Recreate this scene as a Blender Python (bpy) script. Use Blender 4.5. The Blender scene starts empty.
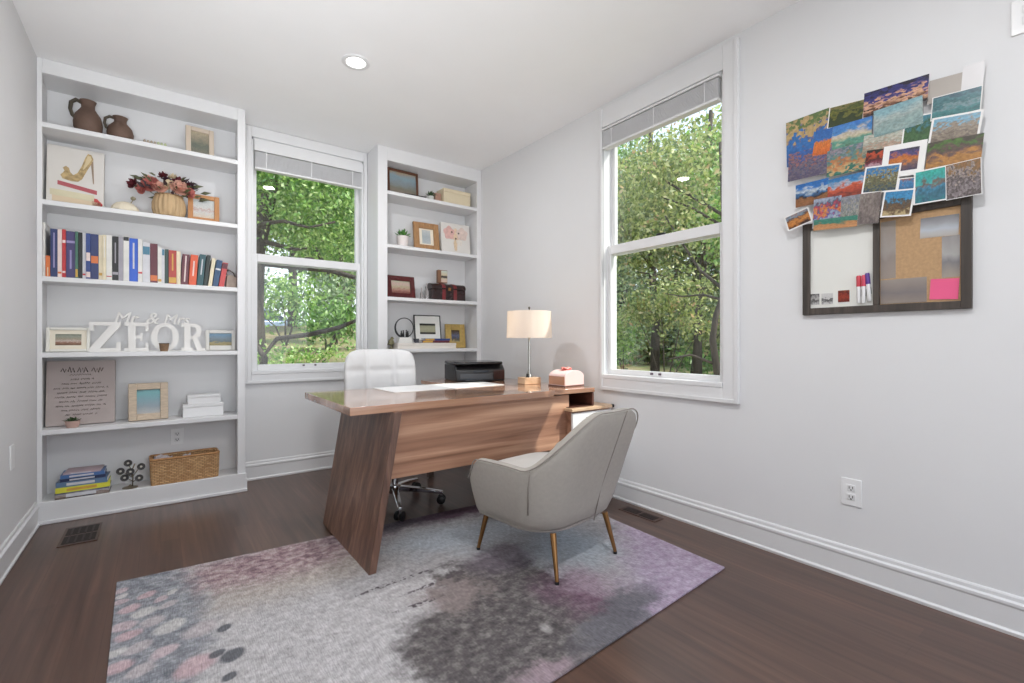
import bpy, bmesh, math, random
from mathutils import Vector, Matrix
import numpy as np
SC = bpy.context.scene
COL = SC.collection
R = math.radians
random.seed(7)

# ------------------------------------------------------------------ camera, sky, sun, large lights, exposure
cam = bpy.data.cameras.new('camera'); camo = bpy.data.objects.new('camera', cam); COL.objects.link(camo)
cam.sensor_width = 36.0; cam.lens = 471.74 * 36.0 / 1024.0
cam.clip_start = 0.02; cam.clip_end = 200
camo.location = (0, 0, 1.05); camo.rotation_euler = (R(90), 0, R(-36.674))
SC.camera = camo
SC.view_settings.view_transform = 'Standard'; SC.view_settings.look = 'None'
SC.view_settings.gamma = 1.0; SC.view_settings.use_curve_mapping = False
SC.view_settings.exposure = 0.0
SC.cycles.use_denoising = True
SC.cycles.max_bounces = 10; SC.cycles.diffuse_bounces = 6; SC.cycles.transparent_max_bounces = 12
SC.cycles.sample_clamp_indirect = 6.0
SC.cycles.caustics_reflective = False; SC.cycles.caustics_refractive = False
world = bpy.data.worlds.new('sky'); SC.world = world; world.use_nodes = True
wn = world.node_tree.nodes; wl = world.node_tree.links
bg = wn['Background']; bg.inputs['Strength'].default_value = 1.9
tcw = wn.new('ShaderNodeTexCoord'); sepw = wn.new('ShaderNodeSeparateXYZ'); rw = wn.new('ShaderNodeValToRGB')
wl.new(tcw.outputs['Generated'], sepw.inputs[0]); wl.new(sepw.outputs['Z'], rw.inputs[0]); wl.new(rw.outputs[0], bg.inputs['Color'])
rw.color_ramp.elements[0].color = (0.86, 0.9, 0.95, 1); rw.color_ramp.elements[0].position = 0.0
rw.color_ramp.elements[1].color = (0.52, 0.68, 0.95, 1); rw.color_ramp.elements[1].position = 0.75

def light(name, kind, loc, rot, power, size=None, size_y=None, color=(1, 1, 1), angle=None):
    l = bpy.data.lights.new(name, kind); l.energy = power; l.color = color
    if kind == 'AREA':
        l.shape = 'RECTANGLE' if size_y else 'DISK'; l.size = size
        if size_y: l.size_y = size_y
    if angle is not None: l.angle = angle
    o = bpy.data.objects.new(name, l); COL.objects.link(o); o.location = loc; o.rotation_euler = rot
    return o
sun = light('sun', 'SUN', (8, -6, 12), (0, 0, 0), 5.5, color=(1.0, 0.95, 0.86), angle=R(1.0))
sun.rotation_euler = Vector((-0.62, 0.66, -1.0)).to_track_quat('-Z', 'Y').to_euler()
# added fill light, set in an invented opening behind the camera
light('rear_fill', 'AREA', (0.95, -1.52, 1.35), (R(90), 0, 0), 5.0, 2.7, 2.3, (0.97, 0.985, 1.0))
# added fill lights behind the camera, aimed up at the ceiling and back wall
for loc, aim, power, size, spread in (((0.3, -0.3, 1.2), (0.4, 0.3, 2.7), 5.5, 0.8, 140), ((-0.35, -0.10, 0.95), (0.25, 2.3, 2.68), 16.5, 0.8, 80), ((0.4, -1.0, 1.3), (0.4, 4.0, 2.2), 4.5, 0.8, 100)):
    f_ = light('bounce_fill', 'AREA', loc, (0, 0, 0), power, size, size, (0.945, 0.975, 1.0)); f_.data.spread = R(spread)
    f_.rotation_euler = (Vector(aim) - Vector(loc)).to_track_quat('-Z', 'Y').to_euler()

# ------------------------------------------------------------------ helpers
def lin(v):
    v /= 255.0
    return v / 12.92 if v <= 0.04045 else ((v + 0.055) / 1.055) ** 2.4
def c(r, g, b): return (lin(r), lin(g), lin(b), 1.0)

def new_mat(name):
    m = bpy.data.materials.new(name); m.use_nodes = True
    nt = m.node_tree; return m, nt, nt.nodes['Principled BSDF']
def N(nt, t, **kw):
    n = nt.nodes.new(t)
    for k, v in kw.items(): setattr(n, k, v)
    return n
def ramp(nt, fac, stops, interp='LINEAR'):
    r = N(nt, 'ShaderNodeValToRGB'); r.color_ramp.interpolation = interp
    els = r.color_ramp.elements
    while len(els) < len(stops): els.new(0.5)
    for e, (p, col) in zip(els, stops): e.position = p; e.color = col
    nt.links.new(fac, r.inputs[0]); return r.outputs[0]
def M(name, col, rough=0.5, var=0.06, scale=8.0, bump=0.0, bscale=60.0, metal=0.0, coat=0.0, spec=0.5, emit=None, estr=0.0, stretch=(1, 1, 1)):
    m, nt, b = new_mat(name)
    tc = N(nt, 'ShaderNodeTexCoord'); mp = N(nt, 'ShaderNodeMapping'); mp.inputs['Scale'].default_value = stretch
    nt.links.new(tc.outputs['Object'], mp.inputs[0])
    no = N(nt, 'ShaderNodeTexNoise'); no.inputs['Scale'].default_value = scale; no.inputs['Detail'].default_value = 4
    nt.links.new(mp.outputs[0], no.inputs['Vector'])
    lo = tuple(max(0, x * (1 - var)) for x in col[:3]) + (1,); hi = tuple(min(1, x * (1 + var)) for x in col[:3]) + (1,)
    nt.links.new(ramp(nt, no.outputs['Fac'], [(0.3, lo), (0.7, hi)]), b.inputs['Base Color'])
    b.inputs['Roughness'].default_value = rough; b.inputs['Metallic'].default_value = metal
    b.inputs['Coat Weight'].default_value = coat; b.inputs['Coat Roughness'].default_value = 0.05
    b.inputs['Specular IOR Level'].default_value = spec
    if emit: b.inputs['Emission Color'].default_value = emit; b.inputs['Emission Strength'].default_value = estr
    if bump:
        nb = N(nt, 'ShaderNodeTexNoise'); nb.inputs['Scale'].default_value = bscale; nb.inputs['Detail'].default_value = 3
        nt.links.new(mp.outputs[0], nb.inputs['Vector'])
        bp = N(nt, 'ShaderNodeBump'); bp.inputs['Strength'].default_value = bump; bp.inputs['Distance'].default_value = 0.01
        nt.links.new(nb.outputs['Fac'], bp.inputs['Height']); nt.links.new(bp.outputs[0], b.inputs['Normal'])
    return m
def wood(name, dark, mid, light_, axis='X', rough=0.35, freq=1.0, coat=0.0, spec=0.5):
    m, nt, b = new_mat(name)
    tc = N(nt, 'ShaderNodeTexCoord'); mp = N(nt, 'ShaderNodeMapping')
    st = {'X': (0.6, 14, 14), 'Y': (14, 0.6, 14), 'Z': (14, 14, 0.6)}[axis]
    mp.inputs['Scale'].default_value = tuple(s * freq for s in st)
    nt.links.new(tc.outputs['Object'], mp.inputs[0])
    n1 = N(nt, 'ShaderNodeTexNoise'); n1.inputs['Scale'].default_value = 1.0; n1.inputs['Detail'].default_value = 6; n1.inputs['Roughness'].default_value = 0.6; n1.inputs['Distortion'].default_value = 0.6
    nt.links.new(mp.outputs[0], n1.inputs['Vector'])
    nt.links.new(ramp(nt, n1.outputs['Fac'], [(0.28, dark), (0.5, mid), (0.72, light_)]), b.inputs['Base Color'])
    b.inputs['Roughness'].default_value = rough; b.inputs['Coat Weight'].default_value = coat; b.inputs['Coat Roughness'].default_value = 0.04
    b.inputs['Specular IOR Level'].default_value = spec
    return m
def pic(name, stops, warp=0.25, scale=5.0, speck=0.35, sscale=30.0, rough=0.35, blocks=0.0):
    """a printed picture: bands of colour up the sheet, broken up by noise"""
    m, nt, b = new_mat(name)
    tc = N(nt, 'ShaderNodeTexCoord'); se = N(nt, 'ShaderNodeSeparateXYZ'); nt.links.new(tc.outputs['Generated'], se.inputs[0])
    no = N(nt, 'ShaderNodeTexNoise'); no.inputs['Scale'].default_value = scale; no.inputs['Detail'].default_value = 5
    ad = N(nt, 'ShaderNodeVectorMath', operation='ADD'); ad.inputs[1].default_value = (random.uniform(0, 50), random.uniform(0, 50), random.uniform(0, 50))
    nt.links.new(tc.outputs['Generated'], ad.inputs[0]); nt.links.new(ad.outputs[0], no.inputs['Vector'])
    ma = N(nt, 'ShaderNodeMath', operation='MULTIPLY_ADD'); ma.inputs[1].default_value = warp * 2; nt.links.new(no.outputs['Fac'], ma.inputs[0]); nt.links.new(se.outputs['Z'], ma.inputs[2])
    sb = N(nt, 'ShaderNodeMath', operation='SUBTRACT'); nt.links.new(ma.outputs[0], sb.inputs[0]); sb.inputs[1].default_value = warp
    v = sb.outputs[0]
    if blocks:
        vo = N(nt, 'ShaderNodeTexVoronoi'); vo.inputs['Scale'].default_value = scale * 1.6; nt.links.new(ad.outputs[0], vo.inputs['Vector'])
        sv = N(nt, 'ShaderNodeSeparateColor'); nt.links.new(vo.outputs['Color'], sv.inputs[0])
        m3 = N(nt, 'ShaderNodeMath', operation='MULTIPLY_ADD'); m3.inputs[1].default_value = blocks; nt.links.new(sv.outputs[0], m3.inputs[0]); nt.links.new(v, m3.inputs[2])
        m4 = N(nt, 'ShaderNodeMath', operation='SUBTRACT'); nt.links.new(m3.outputs[0], m4.inputs[0]); m4.inputs[1].default_value = blocks / 2; v = m4.outputs[0]
    col = ramp(nt, v, stops)
    n2 = N(nt, 'ShaderNodeTexNoise'); n2.inputs['Scale'].default_value = sscale; n2.inputs['Detail'].default_value = 3; nt.links.new(ad.outputs[0], n2.inputs['Vector'])
    g = ramp(nt, n2.outputs['Fac'], [(0.3, (1 - speck,) * 3 + (1,)), (0.7, (1 + 0.0,) * 3 + (1,))])
    mx = N(nt, 'ShaderNodeMix', data_type='RGBA', blend_type='MULTIPLY'); mx.inputs['Factor'].default_value = 1
    nt.links.new(col, mx.inputs['A']); nt.links.new(g, mx.inputs['B']); nt.links.new(mx.outputs['Result'], b.inputs['Base Color'])
    b.inputs['Roughness'].default_value = rough
    return m

def origin(o):
    v = Vector((0, 0, 0))
    while o is not None: v += o.location; o = o.parent
    return v
def tag(o, label=None, cat=None, group=None, kind=None):
    if label: o['label'] = label
    if cat: o['category'] = cat
    if group: o['group'] = group
    if kind: o['kind'] = kind
    return o
def thing(name, label, cat, loc, rz=0.0, group=None):
    o = bpy.data.objects.new(name, None); COL.objects.link(o); o.empty_display_size = 0.05
    o.location = loc; o.rotation_euler = (0, 0, rz)
    return tag(o, label, cat, group)

class B:
    """collects shapes, then links them as one mesh object"""
    def __init__(s): s.bm = bmesh.new()
    def box(s, x0, x1, y0, y1, z0, z1, mx=None):
        vs = [s.bm.verts.new((x, y, z)) for z in (z0, z1) for y in (y0, y1) for x in (x0, x1)]
        for f in ((0, 2, 3, 1), (4, 5, 7, 6), (0, 1, 5, 4), (2, 6, 7, 3), (0, 4, 6, 2), (1, 3, 7, 5)): s.bm.faces.new([vs[i] for i in f])
        if mx is not None:
            for v in vs: v.co = mx @ v.co
        return s
    def loft(s, rings, closed=True, cap=True):
        L = [[s.bm.verts.new(p) for p in r] for r in rings]
        n = len(L[0])
        for a, b in zip(L, L[1:]):
            for i in range(n if closed else n - 1):
                j = (i + 1) % n
                s.bm.faces.new((a[i], a[j], b[j], b[i]))
        if cap and closed:
            s.bm.faces.new(L[0][::-1]); s.bm.faces.new(L[-1])
        return s
    def tube(s, pts, r, n=10, cap=True):
        pts = [Vector(p) for p in pts]; rs = r if isinstance(r, (list, tuple)) else [r] * len(pts)
        up = None; rings = []
        for i, p in enumerate(pts):
            t = (pts[min(i + 1, len(pts) - 1)] - pts[max(i - 1, 0)]).normalized()
            if up is None:
                up = t.orthogonal().normalized()
            u = (up - t * up.dot(t)).normalized(); up = u; v = t.cross(u)
            rings.append([p + (u * math.cos(a) + v * math.sin(a)) * rs[i] for a in [2 * math.pi * k / n for k in range(n)]])
        return s.loft(rings, True, cap)
    def ring(s, pts, r, n=8):
        pts = [Vector(p) for p in pts]; m = len(pts); L = []
        nrm = (pts[0] - pts[m // 3]).cross(pts[m // 3] - pts[2 * m // 3]).normalized()
        for i, p in enumerate(pts):
            t = (pts[(i + 1) % m] - pts[i - 1]).normalized(); v = t.cross(nrm).normalized()
            L.append([s.bm.verts.new(p + (nrm * math.cos(2 * math.pi * k / n) + v * math.sin(2 * math.pi * k / n)) * r) for k in range(n)])
        for i in range(m):
            a, b = L[i], L[(i + 1) % m]
            for k in range(n): s.bm.faces.new((a[k], a[(k + 1) % n], b[(k + 1) % n], b[k]))
        return s
    def lathe(s, prof, cx=0, cy=0, cz=0, n=24, sx=1, sy=1, cap=True, wob=None):
        rings = []
        for r, z in prof:
            rings.append([(cx + r * sx * (wob(k / n) if wob else 1) * math.cos(2 * math.pi * k / n), cy + r * sy * (wob(k / n) if wob else 1) * math.sin(2 * math.pi * k / n), cz + z) for k in range(n)])
        return s.loft(rings, True, cap)
    def prism(s, poly, axis, a, b):
        """poly of 2-D points; axis is the extrusion axis, a..b its range"""
        def P(p, t): return {'X': (t, p[0], p[1]), 'Y': (p[0], t, p[1]), 'Z': (p[0], p[1], t)}[axis]
        return s.loft([[P(p, a) for p in poly], [P(p, b) for p in poly]])
    def ball(s, cx, cy, cz, rx, ry=None, rz=None, n=12, m=8):
        ry = ry or rx; rz = rz or rx
        rings = [[(cx + rx * math.sin(t) * math.cos(2 * math.pi * k / n), cy + ry * math.sin(t) * math.sin(2 * math.pi * k / n), cz - rz * math.cos(t)) for k in range(n)] for t in [math.pi * (i + 0.15) / (m + 0.3) for i in range(m + 1)]]
        return s.loft(rings)
    def xf(s, mx):
        for v in s.bm.verts: v.co = mx @ v.co
        return s
    def build(s, name, mat, parent=None, world=True, bevel=0.0, smooth=None, label=None, sub=0, loc=None, segs=2):
        bmesh.ops.recalc_face_normals(s.bm, faces=s.bm.faces)
        off = Vector((0, 0, 0))
        if world and parent is not None: off = origin(parent)
        if parent is None and loc is not None: off = Vector(loc)
        if off.length > 0:
            for v in s.bm.verts: v.co -= off
        me = bpy.data.meshes.new(name); s.bm.to_mesh(me); s.bm.free()
        o = bpy.data.objects.new(name, me); COL.objects.link(o)
        me.materials.append(mat)
        if parent is not None: o.parent = parent
        elif loc is not None: o.location = loc
        if bevel:
            bv = o.modifiers.new('bevel', 'BEVEL'); bv.width = bevel; bv.segments = segs; bv.limit_method = 'ANGLE'; bv.angle_limit = R(40)
            me.shade_smooth(); me.set_sharp_from_angle(angle=R(40)) if not smooth else None
        if sub:
            sm = o.modifiers.new('smooth', 'SUBSURF'); sm.levels = sub; sm.render_levels = sub
        if smooth:
            me.shade_smooth()
            if smooth is not True: me.set_sharp_from_angle(angle=R(smooth))
        if label: o['label'] = label
        return o
def structure(o): o['kind'] = 'structure'; return o
def copy_tree(o, parent=None):
    n = o.copy(); COL.objects.link(n)
    if parent is not None: n.parent = parent
    for ch in [x for x in bpy.data.objects if x.parent == o]: copy_tree(ch, n)
    return n
def rot2(a): return Matrix.Rotation(a, 4, 'Z')

# ------------------------------------------------------------------ materials
WALL = M('wall_paint', (0.745, 0.745, 0.75, 1), 0.75, 0.01, 3)
CEIL = M('ceiling_paint', (0.93, 0.93, 0.93, 1), 0.85, 0.01, 3)
TRIM = M('trim_paint', (0.755, 0.755, 0.76, 1), 0.35, 0.01, 3)
SHELF = M('shelf_paint', (0.745, 0.745, 0.75, 1), 0.4, 0.01, 3)
WHITE = M('white_plastic', (0.82, 0.82, 0.82, 1), 0.3, 0.01)
PAPER = M('paper_white', (0.82, 0.81, 0.79, 1), 0.7, 0.03)
BLACK = M('black_plastic', (0.012, 0.012, 0.013, 1), 0.35, 0.2)
BLACKG = M('black_gloss', (0.01, 0.01, 0.011, 1), 0.12, 0.2)
CHROME = M('chrome', (0.82, 0.82, 0.83, 1), 0.12, 0.02, metal=1.0)
GREYMET = M('grey_metal', (0.42, 0.41, 0.38, 1), 0.25, 0.05, metal=1.0)
BRASS = M('brass', c(160, 120, 78), 0.28, 0.1, 20, metal=1.0)
WALNUT_X = wood('walnut_along', c(112, 76, 60), c(168, 126, 102), c(206, 166, 138), 'X', 0.3, 1.0)
WALNUT_Z = wood('walnut_upright', c(76, 54, 45), c(112, 82, 68), c(150, 115, 96), 'Z', 0.35, 1.6)
WALNUT_TOP = wood('walnut_top', c(134, 98, 78), c(172, 130, 104), c(204, 164, 134), 'X', 0.13, 0.8, coat=0.6, spec=0.8)
LIGHTWOOD = wood('light_wood', c(190, 156, 122), c(210, 178, 146), c(224, 196, 164), 'Y', 0.35)
def glass_mat():
    m, nt, b = new_mat('window_glass'); nt.nodes.remove(b)
    tr = N(nt, 'ShaderNodeBsdfTransparent'); gl = N(nt, 'ShaderNodeBsdfGlossy'); gl.inputs['Roughness'].default_value = 0.01
    tr.inputs['Color'].default_value = (0.97, 0.985, 0.975, 1)
    fr = N(nt, 'ShaderNodeFresnel'); fr.inputs['IOR'].default_value = 1.5
    mu = N(nt, 'ShaderNodeMath', operation='MULTIPLY'); mu.inputs[1].default_value = 1.8; nt.links.new(fr.outputs[0], mu.inputs[0])
    ge = N(nt, 'ShaderNodeNewGeometry'); sb = N(nt, 'ShaderNodeMath', operation='SUBTRACT'); sb.inputs[0].default_value = 1.0; nt.links.new(ge.outputs['Backfacing'], sb.inputs[1])
    m0 = mu; mu = N(nt, 'ShaderNodeMath', operation='MULTIPLY'); nt.links.new(m0.outputs[0], mu.inputs[0]); nt.links.new(sb.outputs[0], mu.inputs[1])
    mx = N(nt, 'ShaderNodeMixShader'); nt.links.new(mu.outputs[0], mx.inputs[0]); nt.links.new(tr.outputs[0], mx.inputs[1]); nt.links.new(gl.outputs[0], mx.inputs[2])
    nt.links.new(mx.outputs[0], nt.nodes['Material Output'].inputs[0]); return m
GLASS = glass_mat()
def floor_mat():
    m, nt, b = new_mat('dark_oak_boards')
    tc = N(nt, 'ShaderNodeTexCoord'); mp = N(nt, 'ShaderNodeMapping'); mp.inputs['Rotation'].default_value = (0, 0, R(90))
    nt.links.new(tc.outputs['Object'], mp.inputs[0])
    br = N(nt, 'ShaderNodeTexBrick'); br.offset = 0.37; br.inputs['Scale'].default_value = 1.0
    br.inputs['Brick Width'].default_value = 1.3; br.inputs['Row Height'].default_value = 0.083; br.inputs['Mortar Size'].default_value = 0.0012; br.inputs['Mortar Smooth'].default_value = 0.3; br.inputs['Bias'].default_value = 0.0
    br.inputs['Color1'].default_value = (0.25, 0.25, 0.25, 1); br.inputs['Color2'].default_value = (0.75, 0.75, 0.75, 1); br.inputs['Mortar'].default_value = (0, 0, 0, 1)
    nt.links.new(mp.outputs[0], br.inputs['Vector'])
    m2 = N(nt, 'ShaderNodeMapping'); m2.inputs['Scale'].default_value = (38, 1.6, 1); nt.links.new(tc.outputs['Object'], m2.inputs[0])
    no = N(nt, 'ShaderNodeTexNoise'); no.inputs['Scale'].default_value = 1.0; no.inputs['Detail'].default_value = 6; no.inputs['Distortion'].default_value = 0.4; nt.links.new(m2.outputs[0], no.inputs['Vector'])
    ad = N(nt, 'ShaderNodeMix', data_type='RGBA', blend_type='MIX'); ad.inputs['Factor'].default_value = 0.72
    nt.links.new(br.outputs['Color'], ad.inputs['A']); nt.links.new(no.outputs['Fac'], ad.inputs['B'])
    col = ramp(nt, ad.outputs['Result'], [(0.05, c(42, 28, 22)), (0.4, c(76, 54, 44)), (0.58, c(92, 67, 55)), (0.75, c(114, 84, 69))])
    nt.links.new(col, b.inputs['Base Color']); b.inputs['Roughness'].default_value = 0.30; b.inputs['Specular IOR Level'].default_value = 0.75
    bp = N(nt, 'ShaderNodeBump'); bp.inputs['Strength'].default_value = 0.12; bp.inputs['Distance'].default_value = 0.003
    nt.links.new(ad.outputs['Result'], bp.inputs['Height']); nt.links.new(bp.outputs[0], b.inputs['Normal'])
    return m
FLOOR = floor_mat()

# ------------------------------------------------------------------ room shell
XL, XR, YB, YR, H = -0.570, 2.453, 4.045, -1.6, 2.682
T = 0.14
structure(B().box(XL - T, XR + T, YR - T, YB + T, -0.12, 0).build('floor', FLOOR))
structure(B().box(XL - T, XR + T, YR - T, YB + T, H, H + 0.15).build('ceiling', CEIL))
structure(B().box(XL - T, XL, YR - T, YB + T, 0, H).build('wall_left', WALL))
wx0, wx1, wz0, wz1 = 0.55, 1.405, 0.80, 2.60          # opening in the back wall
structure(B().box(XL, wx0, YB, YB + T, 0, H).box(wx1, XR, YB, YB + T, 0, H).box(wx0, wx1, YB, YB + T, 0, wz0).box(wx0, wx1, YB, YB + T, wz1, H).build('wall_back', WALL))
ry0, ry1, rz0, rz1 = 1.365, 2.245, 0.80, 2.52         # opening in the right wall
structure(B().box(XR, XR + T, YR - T, ry0, 0, H).box(XR, XR + T, ry1, YB + T, 0, H).box(XR, XR + T, ry0, ry1, 0, rz0).box(XR, XR + T, ry0, ry1, rz1, H).build('wall_right', WALL))
structure(B().box(XL, -0.42, YR - T, YR, 0, H).box(2.32, XR, YR - T, YR, 0, H).box(-0.42, 2.32, YR - T, YR, 2.52, H).box(-0.42, 2.32, YR - T, YR, 0, 0.18).build('wall_rear', WALL))  # wide opening left for the added rear fill light

def baseboard(name, a, b, axis, face, sgn):
    """profiled skirting along an axis: plain board, bead, and shoe"""
    prof = [(0, 0), (0.017, 0), (0.019, 0.012), (0.0125, 0.02), (0.0125, 0.098), (0.017, 0.106), (0.017, 0.116), (0.008, 0.122), (0.008, 0.135), (0.004, 0.142), (0, 0.142)]
    pl = [(face + sgn * p, z) for p, z in prof]
    bb = B()
    if axis == 'Y': bb.loft([[(p, t, z) for p, z in pl] for t in (a, b)])
    else: bb.loft([[(t, p, z) for p, z in pl] for t in (a, b)])
    return structure(bb.build(name, TRIM))
baseboard('baseboard_right', YR, 3.785, 'Y', XR, -1)
baseboard('baseboard_left', YR, 3.75, 'Y', XL, 1)
baseboard('baseboard_back', 0.49, 1.41, 'X', YB, -1)

def window(name, axis, a0, a1, z0, z1, face, out, cas, zb, zt, head, ga0, ga1, gz0, rail, lockp):
    """double-hung window; axis is the wall's run, face the plane of the wall, out the outward sign"""
    root = bpy.data.objects.new(name, None); COL.objects.link(root); structure(root)
    def bx(b, u0, u1, d0, d1, w0, w1):
        d0, d1 = sorted((face + out * d0, face + out * d1))
        if axis == 'X': b.box(u0, u1, d0, d1, w0, w1)
        else: b.box(d0, d1, u0, u1, w0, w1)
    b = B()   # casing, with a raised outer band
    bx(b, cas[0], a0, -0.018, 0, zb, zt); bx(b, a1, cas[1], -0.018, 0, zb, zt)
    bx(b, a0, a1, -0.018, 0, z1, zt); bx(b, a0, a1, -0.018, 0, zb, z0)
    bx(b, cas[0], cas[0] + 0.022, -0.026, -0.018, zb, zt); bx(b, cas[1] - 0.022, cas[1], -0.026, -0.018, zb, zt)
    bx(b, cas[0] + 0.022, cas[1] - 0.022, -0.026, -0.018, zb, zb + 0.022)
    b.build('casing', TRIM, root, bevel=0.003)
    b = B()   # jamb liner
    bx(b, a0 - 0.001, a0 + 0.014, -0.002, 0.13, z0, z1); bx(b, a1 - 0.014, a1 + 0.001, -0.002, 0.13, z0, z1)
    bx(b, a0, a1, -0.002, 0.13, z1 - 0.014, z1); bx(b, a0, a1, -0.002, 0.13, z0, z0 + 0.02)
    b.build('jamb', TRIM, root)
    b = B(); bx(b, a0 + 0.001, a1 - 0.001, -0.022, 0.036, z0, z0 + 0.026); b.build('stool', TRIM, root, bevel=0.003)
    def sash(nm, d, w0, w1, top, bot):
        b = B()
        bx(b, a0 + 0.010, ga0, d, d + 0.035, w0, w1); bx(b, ga1, a1 - 0.010, d, d + 0.035, w0, w1)
        bx(b, ga0, ga1, d, d + 0.035, w0, w0 + bot); bx(b, ga0, ga1, d, d + 0.035, w1 - top, w1)
        s = b.build(nm, TRIM, root, bevel=0.004)
        g = B(); bx(g, ga0 - 0.004, ga1 + 0.004, d + 0.016, d + 0.019, w0 + bot - 0.004, w1 - top + 0.004); g.build('glass', GLASS, s)
        return s
    lo = sash('lower_sash', 0.036, z0 + 0.02, rail[1], rail[1] - rail[0], gz0 - z0 - 0.02)
    sash('upper_sash', 0.078, rail[0] - 0.002, z1 - 0.014, 0.05, 0.05)
    b = B()
    for p in lockp: bx(b, p - 0.007, p + 0.007, 0.024, 0.036, gz0 - 0.02, gz0 - 0.008)
    b.build('sash_latch', M(name + '_latch', c(96, 80, 92), 0.4), lo)
    b = B(); m = (a0 + a1) / 2
    bx(b, m - 0.03, m + 0.03, 0.04, 0.06, rail[1], rail[1] + 0.014); b.build('sash_lock', BLACK if axis == 'Y' else M('lock_dark', c(70, 66, 62), 0.4), lo, bevel=0.003)
    return root
window('window_1', 'X', wx0, wx1, wz0, wz1, YB, 1, (0.500, 1.434), 0.731, H - 0.003, 0, 0.597, 1.365, 0.872, (1.664, 1.727), (0.93, 1.02))
window('window_2', 'Y', ry0, ry1, rz0, rz1, XR, 1, (1.277, 2.250), 0.720, 2.648, 0, 1.412, 2.205, 0.860, (1.650, 1.712), (1.80, 1.86))

def blind(label, axis, a0, a1, face, sgn, zt, zb, valance):
    """raised horizontal blind: headrail, packed slats, bottom rail"""
    mid = (a0 + a1) / 2
    loc = (mid, face + sgn * 0.02, zb) if axis == 'X' else (face + sgn * 0.02, mid, zb)
    t = thing('window_blind', label, 'window blind', loc)
    def bx(b, u0, u1, d0, d1, w0, w1):
        d0, d1 = sorted((face + sgn * d0, face + sgn * d1))
        if axis == 'X': b.box(u0, u1, d0, d1, w0, w1)
        else: b.box(d0, d1, u0, u1, w0, w1)
    b = B(); bx(b, a0, a1, -0.02, 0.030, zt - valance, zt); b.build('headrail', TRIM, t, bevel=0.002)
    n = 14; z0 = zb + 0.016; b = B(); step = (zt - valance - 0.006 - z0) / n
    for i in range(n): bx(b, a0 + 0.006, a1 - 0.006, -0.022 + 0.002 * (i % 2), 0.024, z0 + i * step, z0 + i * step + step * 0.62)
    b.build('slats', M('blind_slats', (0.62, 0.62, 0.63, 1), 0.5, 0.02), t)  # slats greyed: their backlit shade is put into the colour
    b = B(); bx(b, a0 + 0.004, a1 - 0.004, -0.022, 0.026, zb, zb + 0.014); b.build('bottom_rail', TRIM, t, bevel=0.002)
    for f in (0.1, 0.5, 0.9):
        u = a0 + (a1 - a0) * f; b = B(); bx(b, u - 0.003, u + 0.003, 0.0255, 0.0262, zb + 0.014, zt - valance); b.build('ladder_cord', TRIM, t)
    return t
blind('white horizontal blind pulled up over the window between the two bookcases', 'X', 0.567, 1.388, YB, -1, 2.583, 2.360, 0.085)
blind('white horizontal blind pulled up at the top of the right wall window', 'Y', 1.382, 2.228, XR, -1, 2.505, 2.366, 0.012)

# ------------------------------------------------------------------ built-in bookcases
ZS = [2.317, 1.870, 1.427, 0.986, 0.537]
def bookcase(label, x0, x1, ix0, ix1, top, y0, lowest, base, side):
    t = thing('bookcase', label, 'bookcase', ((x0 + x1) / 2, (y0 + YB) / 2, 0))
    yb = YB - 0.012
    b = B()
    b.box(x0, ix0, y0, y0 + 0.02, 0, H - 0.002).box(ix1, x1, y0, y0 + 0.02, 0, H - 0.002).box(ix0, ix1, y0, y0 + 0.02, top, H - 0.002)
    b.build('face_frame', TRIM, t, bevel=0.002)
    b = B(); so = 0.014
    if side in ('left', 'both'): b.box(x0, ix0 - so, y0 + 0.02, YB, 0, H - 0.002)
    b.box(max(x0, ix0 - so - 0.02) if side not in ('left', 'both') else ix0 - so - 0.001, ix0 - so, y0 + 0.02, YB, 0, top)
    b.box(ix1 + so, ix1 + so + 0.02, y0 + 0.02, YB, 0, H - 0.002)
    b.box(ix0 - so, ix1 + so, y0 + 0.02, YB, top, top + 0.02)
    if side == 'right': b.box(ix1 + so + 0.02, x1, y0 + 0.02, YB, 0, H - 0.002)
    b.build('carcass', SHELF, t)
    B().box(ix0 - so, ix1 + so, yb, YB, 0, top).build('back_panel', SHELF, t)
    for z in ZS[:lowest]:
        s = B().box(ix0 - so, ix1 + so, y0 + 0.003, yb, z - 0.030, z).build('shelf', TRIM, t, bevel=0.004)
        s.scale = (1, 1, 1)
    if base:
        B().box(ix0 - so, ix1 + so, y0, yb, 0.0, 0.1135).build('base_shelf', TRIM, t)
        b = B(); b.box(x0, x1 + 0.004, y0 - 0.014, y0, 0, 0.128); b.box(x0, x1 + 0.010, y0 - 0.027, y0 - 0.014, 0, 0.022); b.box(x1, x1 + 0.010, y0 - 0.014, YB - 0.02, 0, 0.09)
        b.build('plinth', TRIM, t, bevel=0.004)
    return t
bookcase('white built-in bookcase filling the corner by the left wall', XL + 0.001, 0.478, -0.5467, 0.4297, 2.596, 3.785, 5, True, 'right')
t2 = bookcase('narrow white built-in bookcase between the back window and right wall', 1.437, XR - 0.001, 1.5208, 2.4056, 2.567, 3.785, 4, False, 'left')
B().box(1.50, 2.42, 3.785, YB - 0.012, 0.0, 0.1135).build('base_shelf', TRIM, t2)
B().box(1.42, XR - 0.001, 3.771, 3.785, 0, 0.128).build('plinth', TRIM, t2, bevel=0.004)

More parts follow.
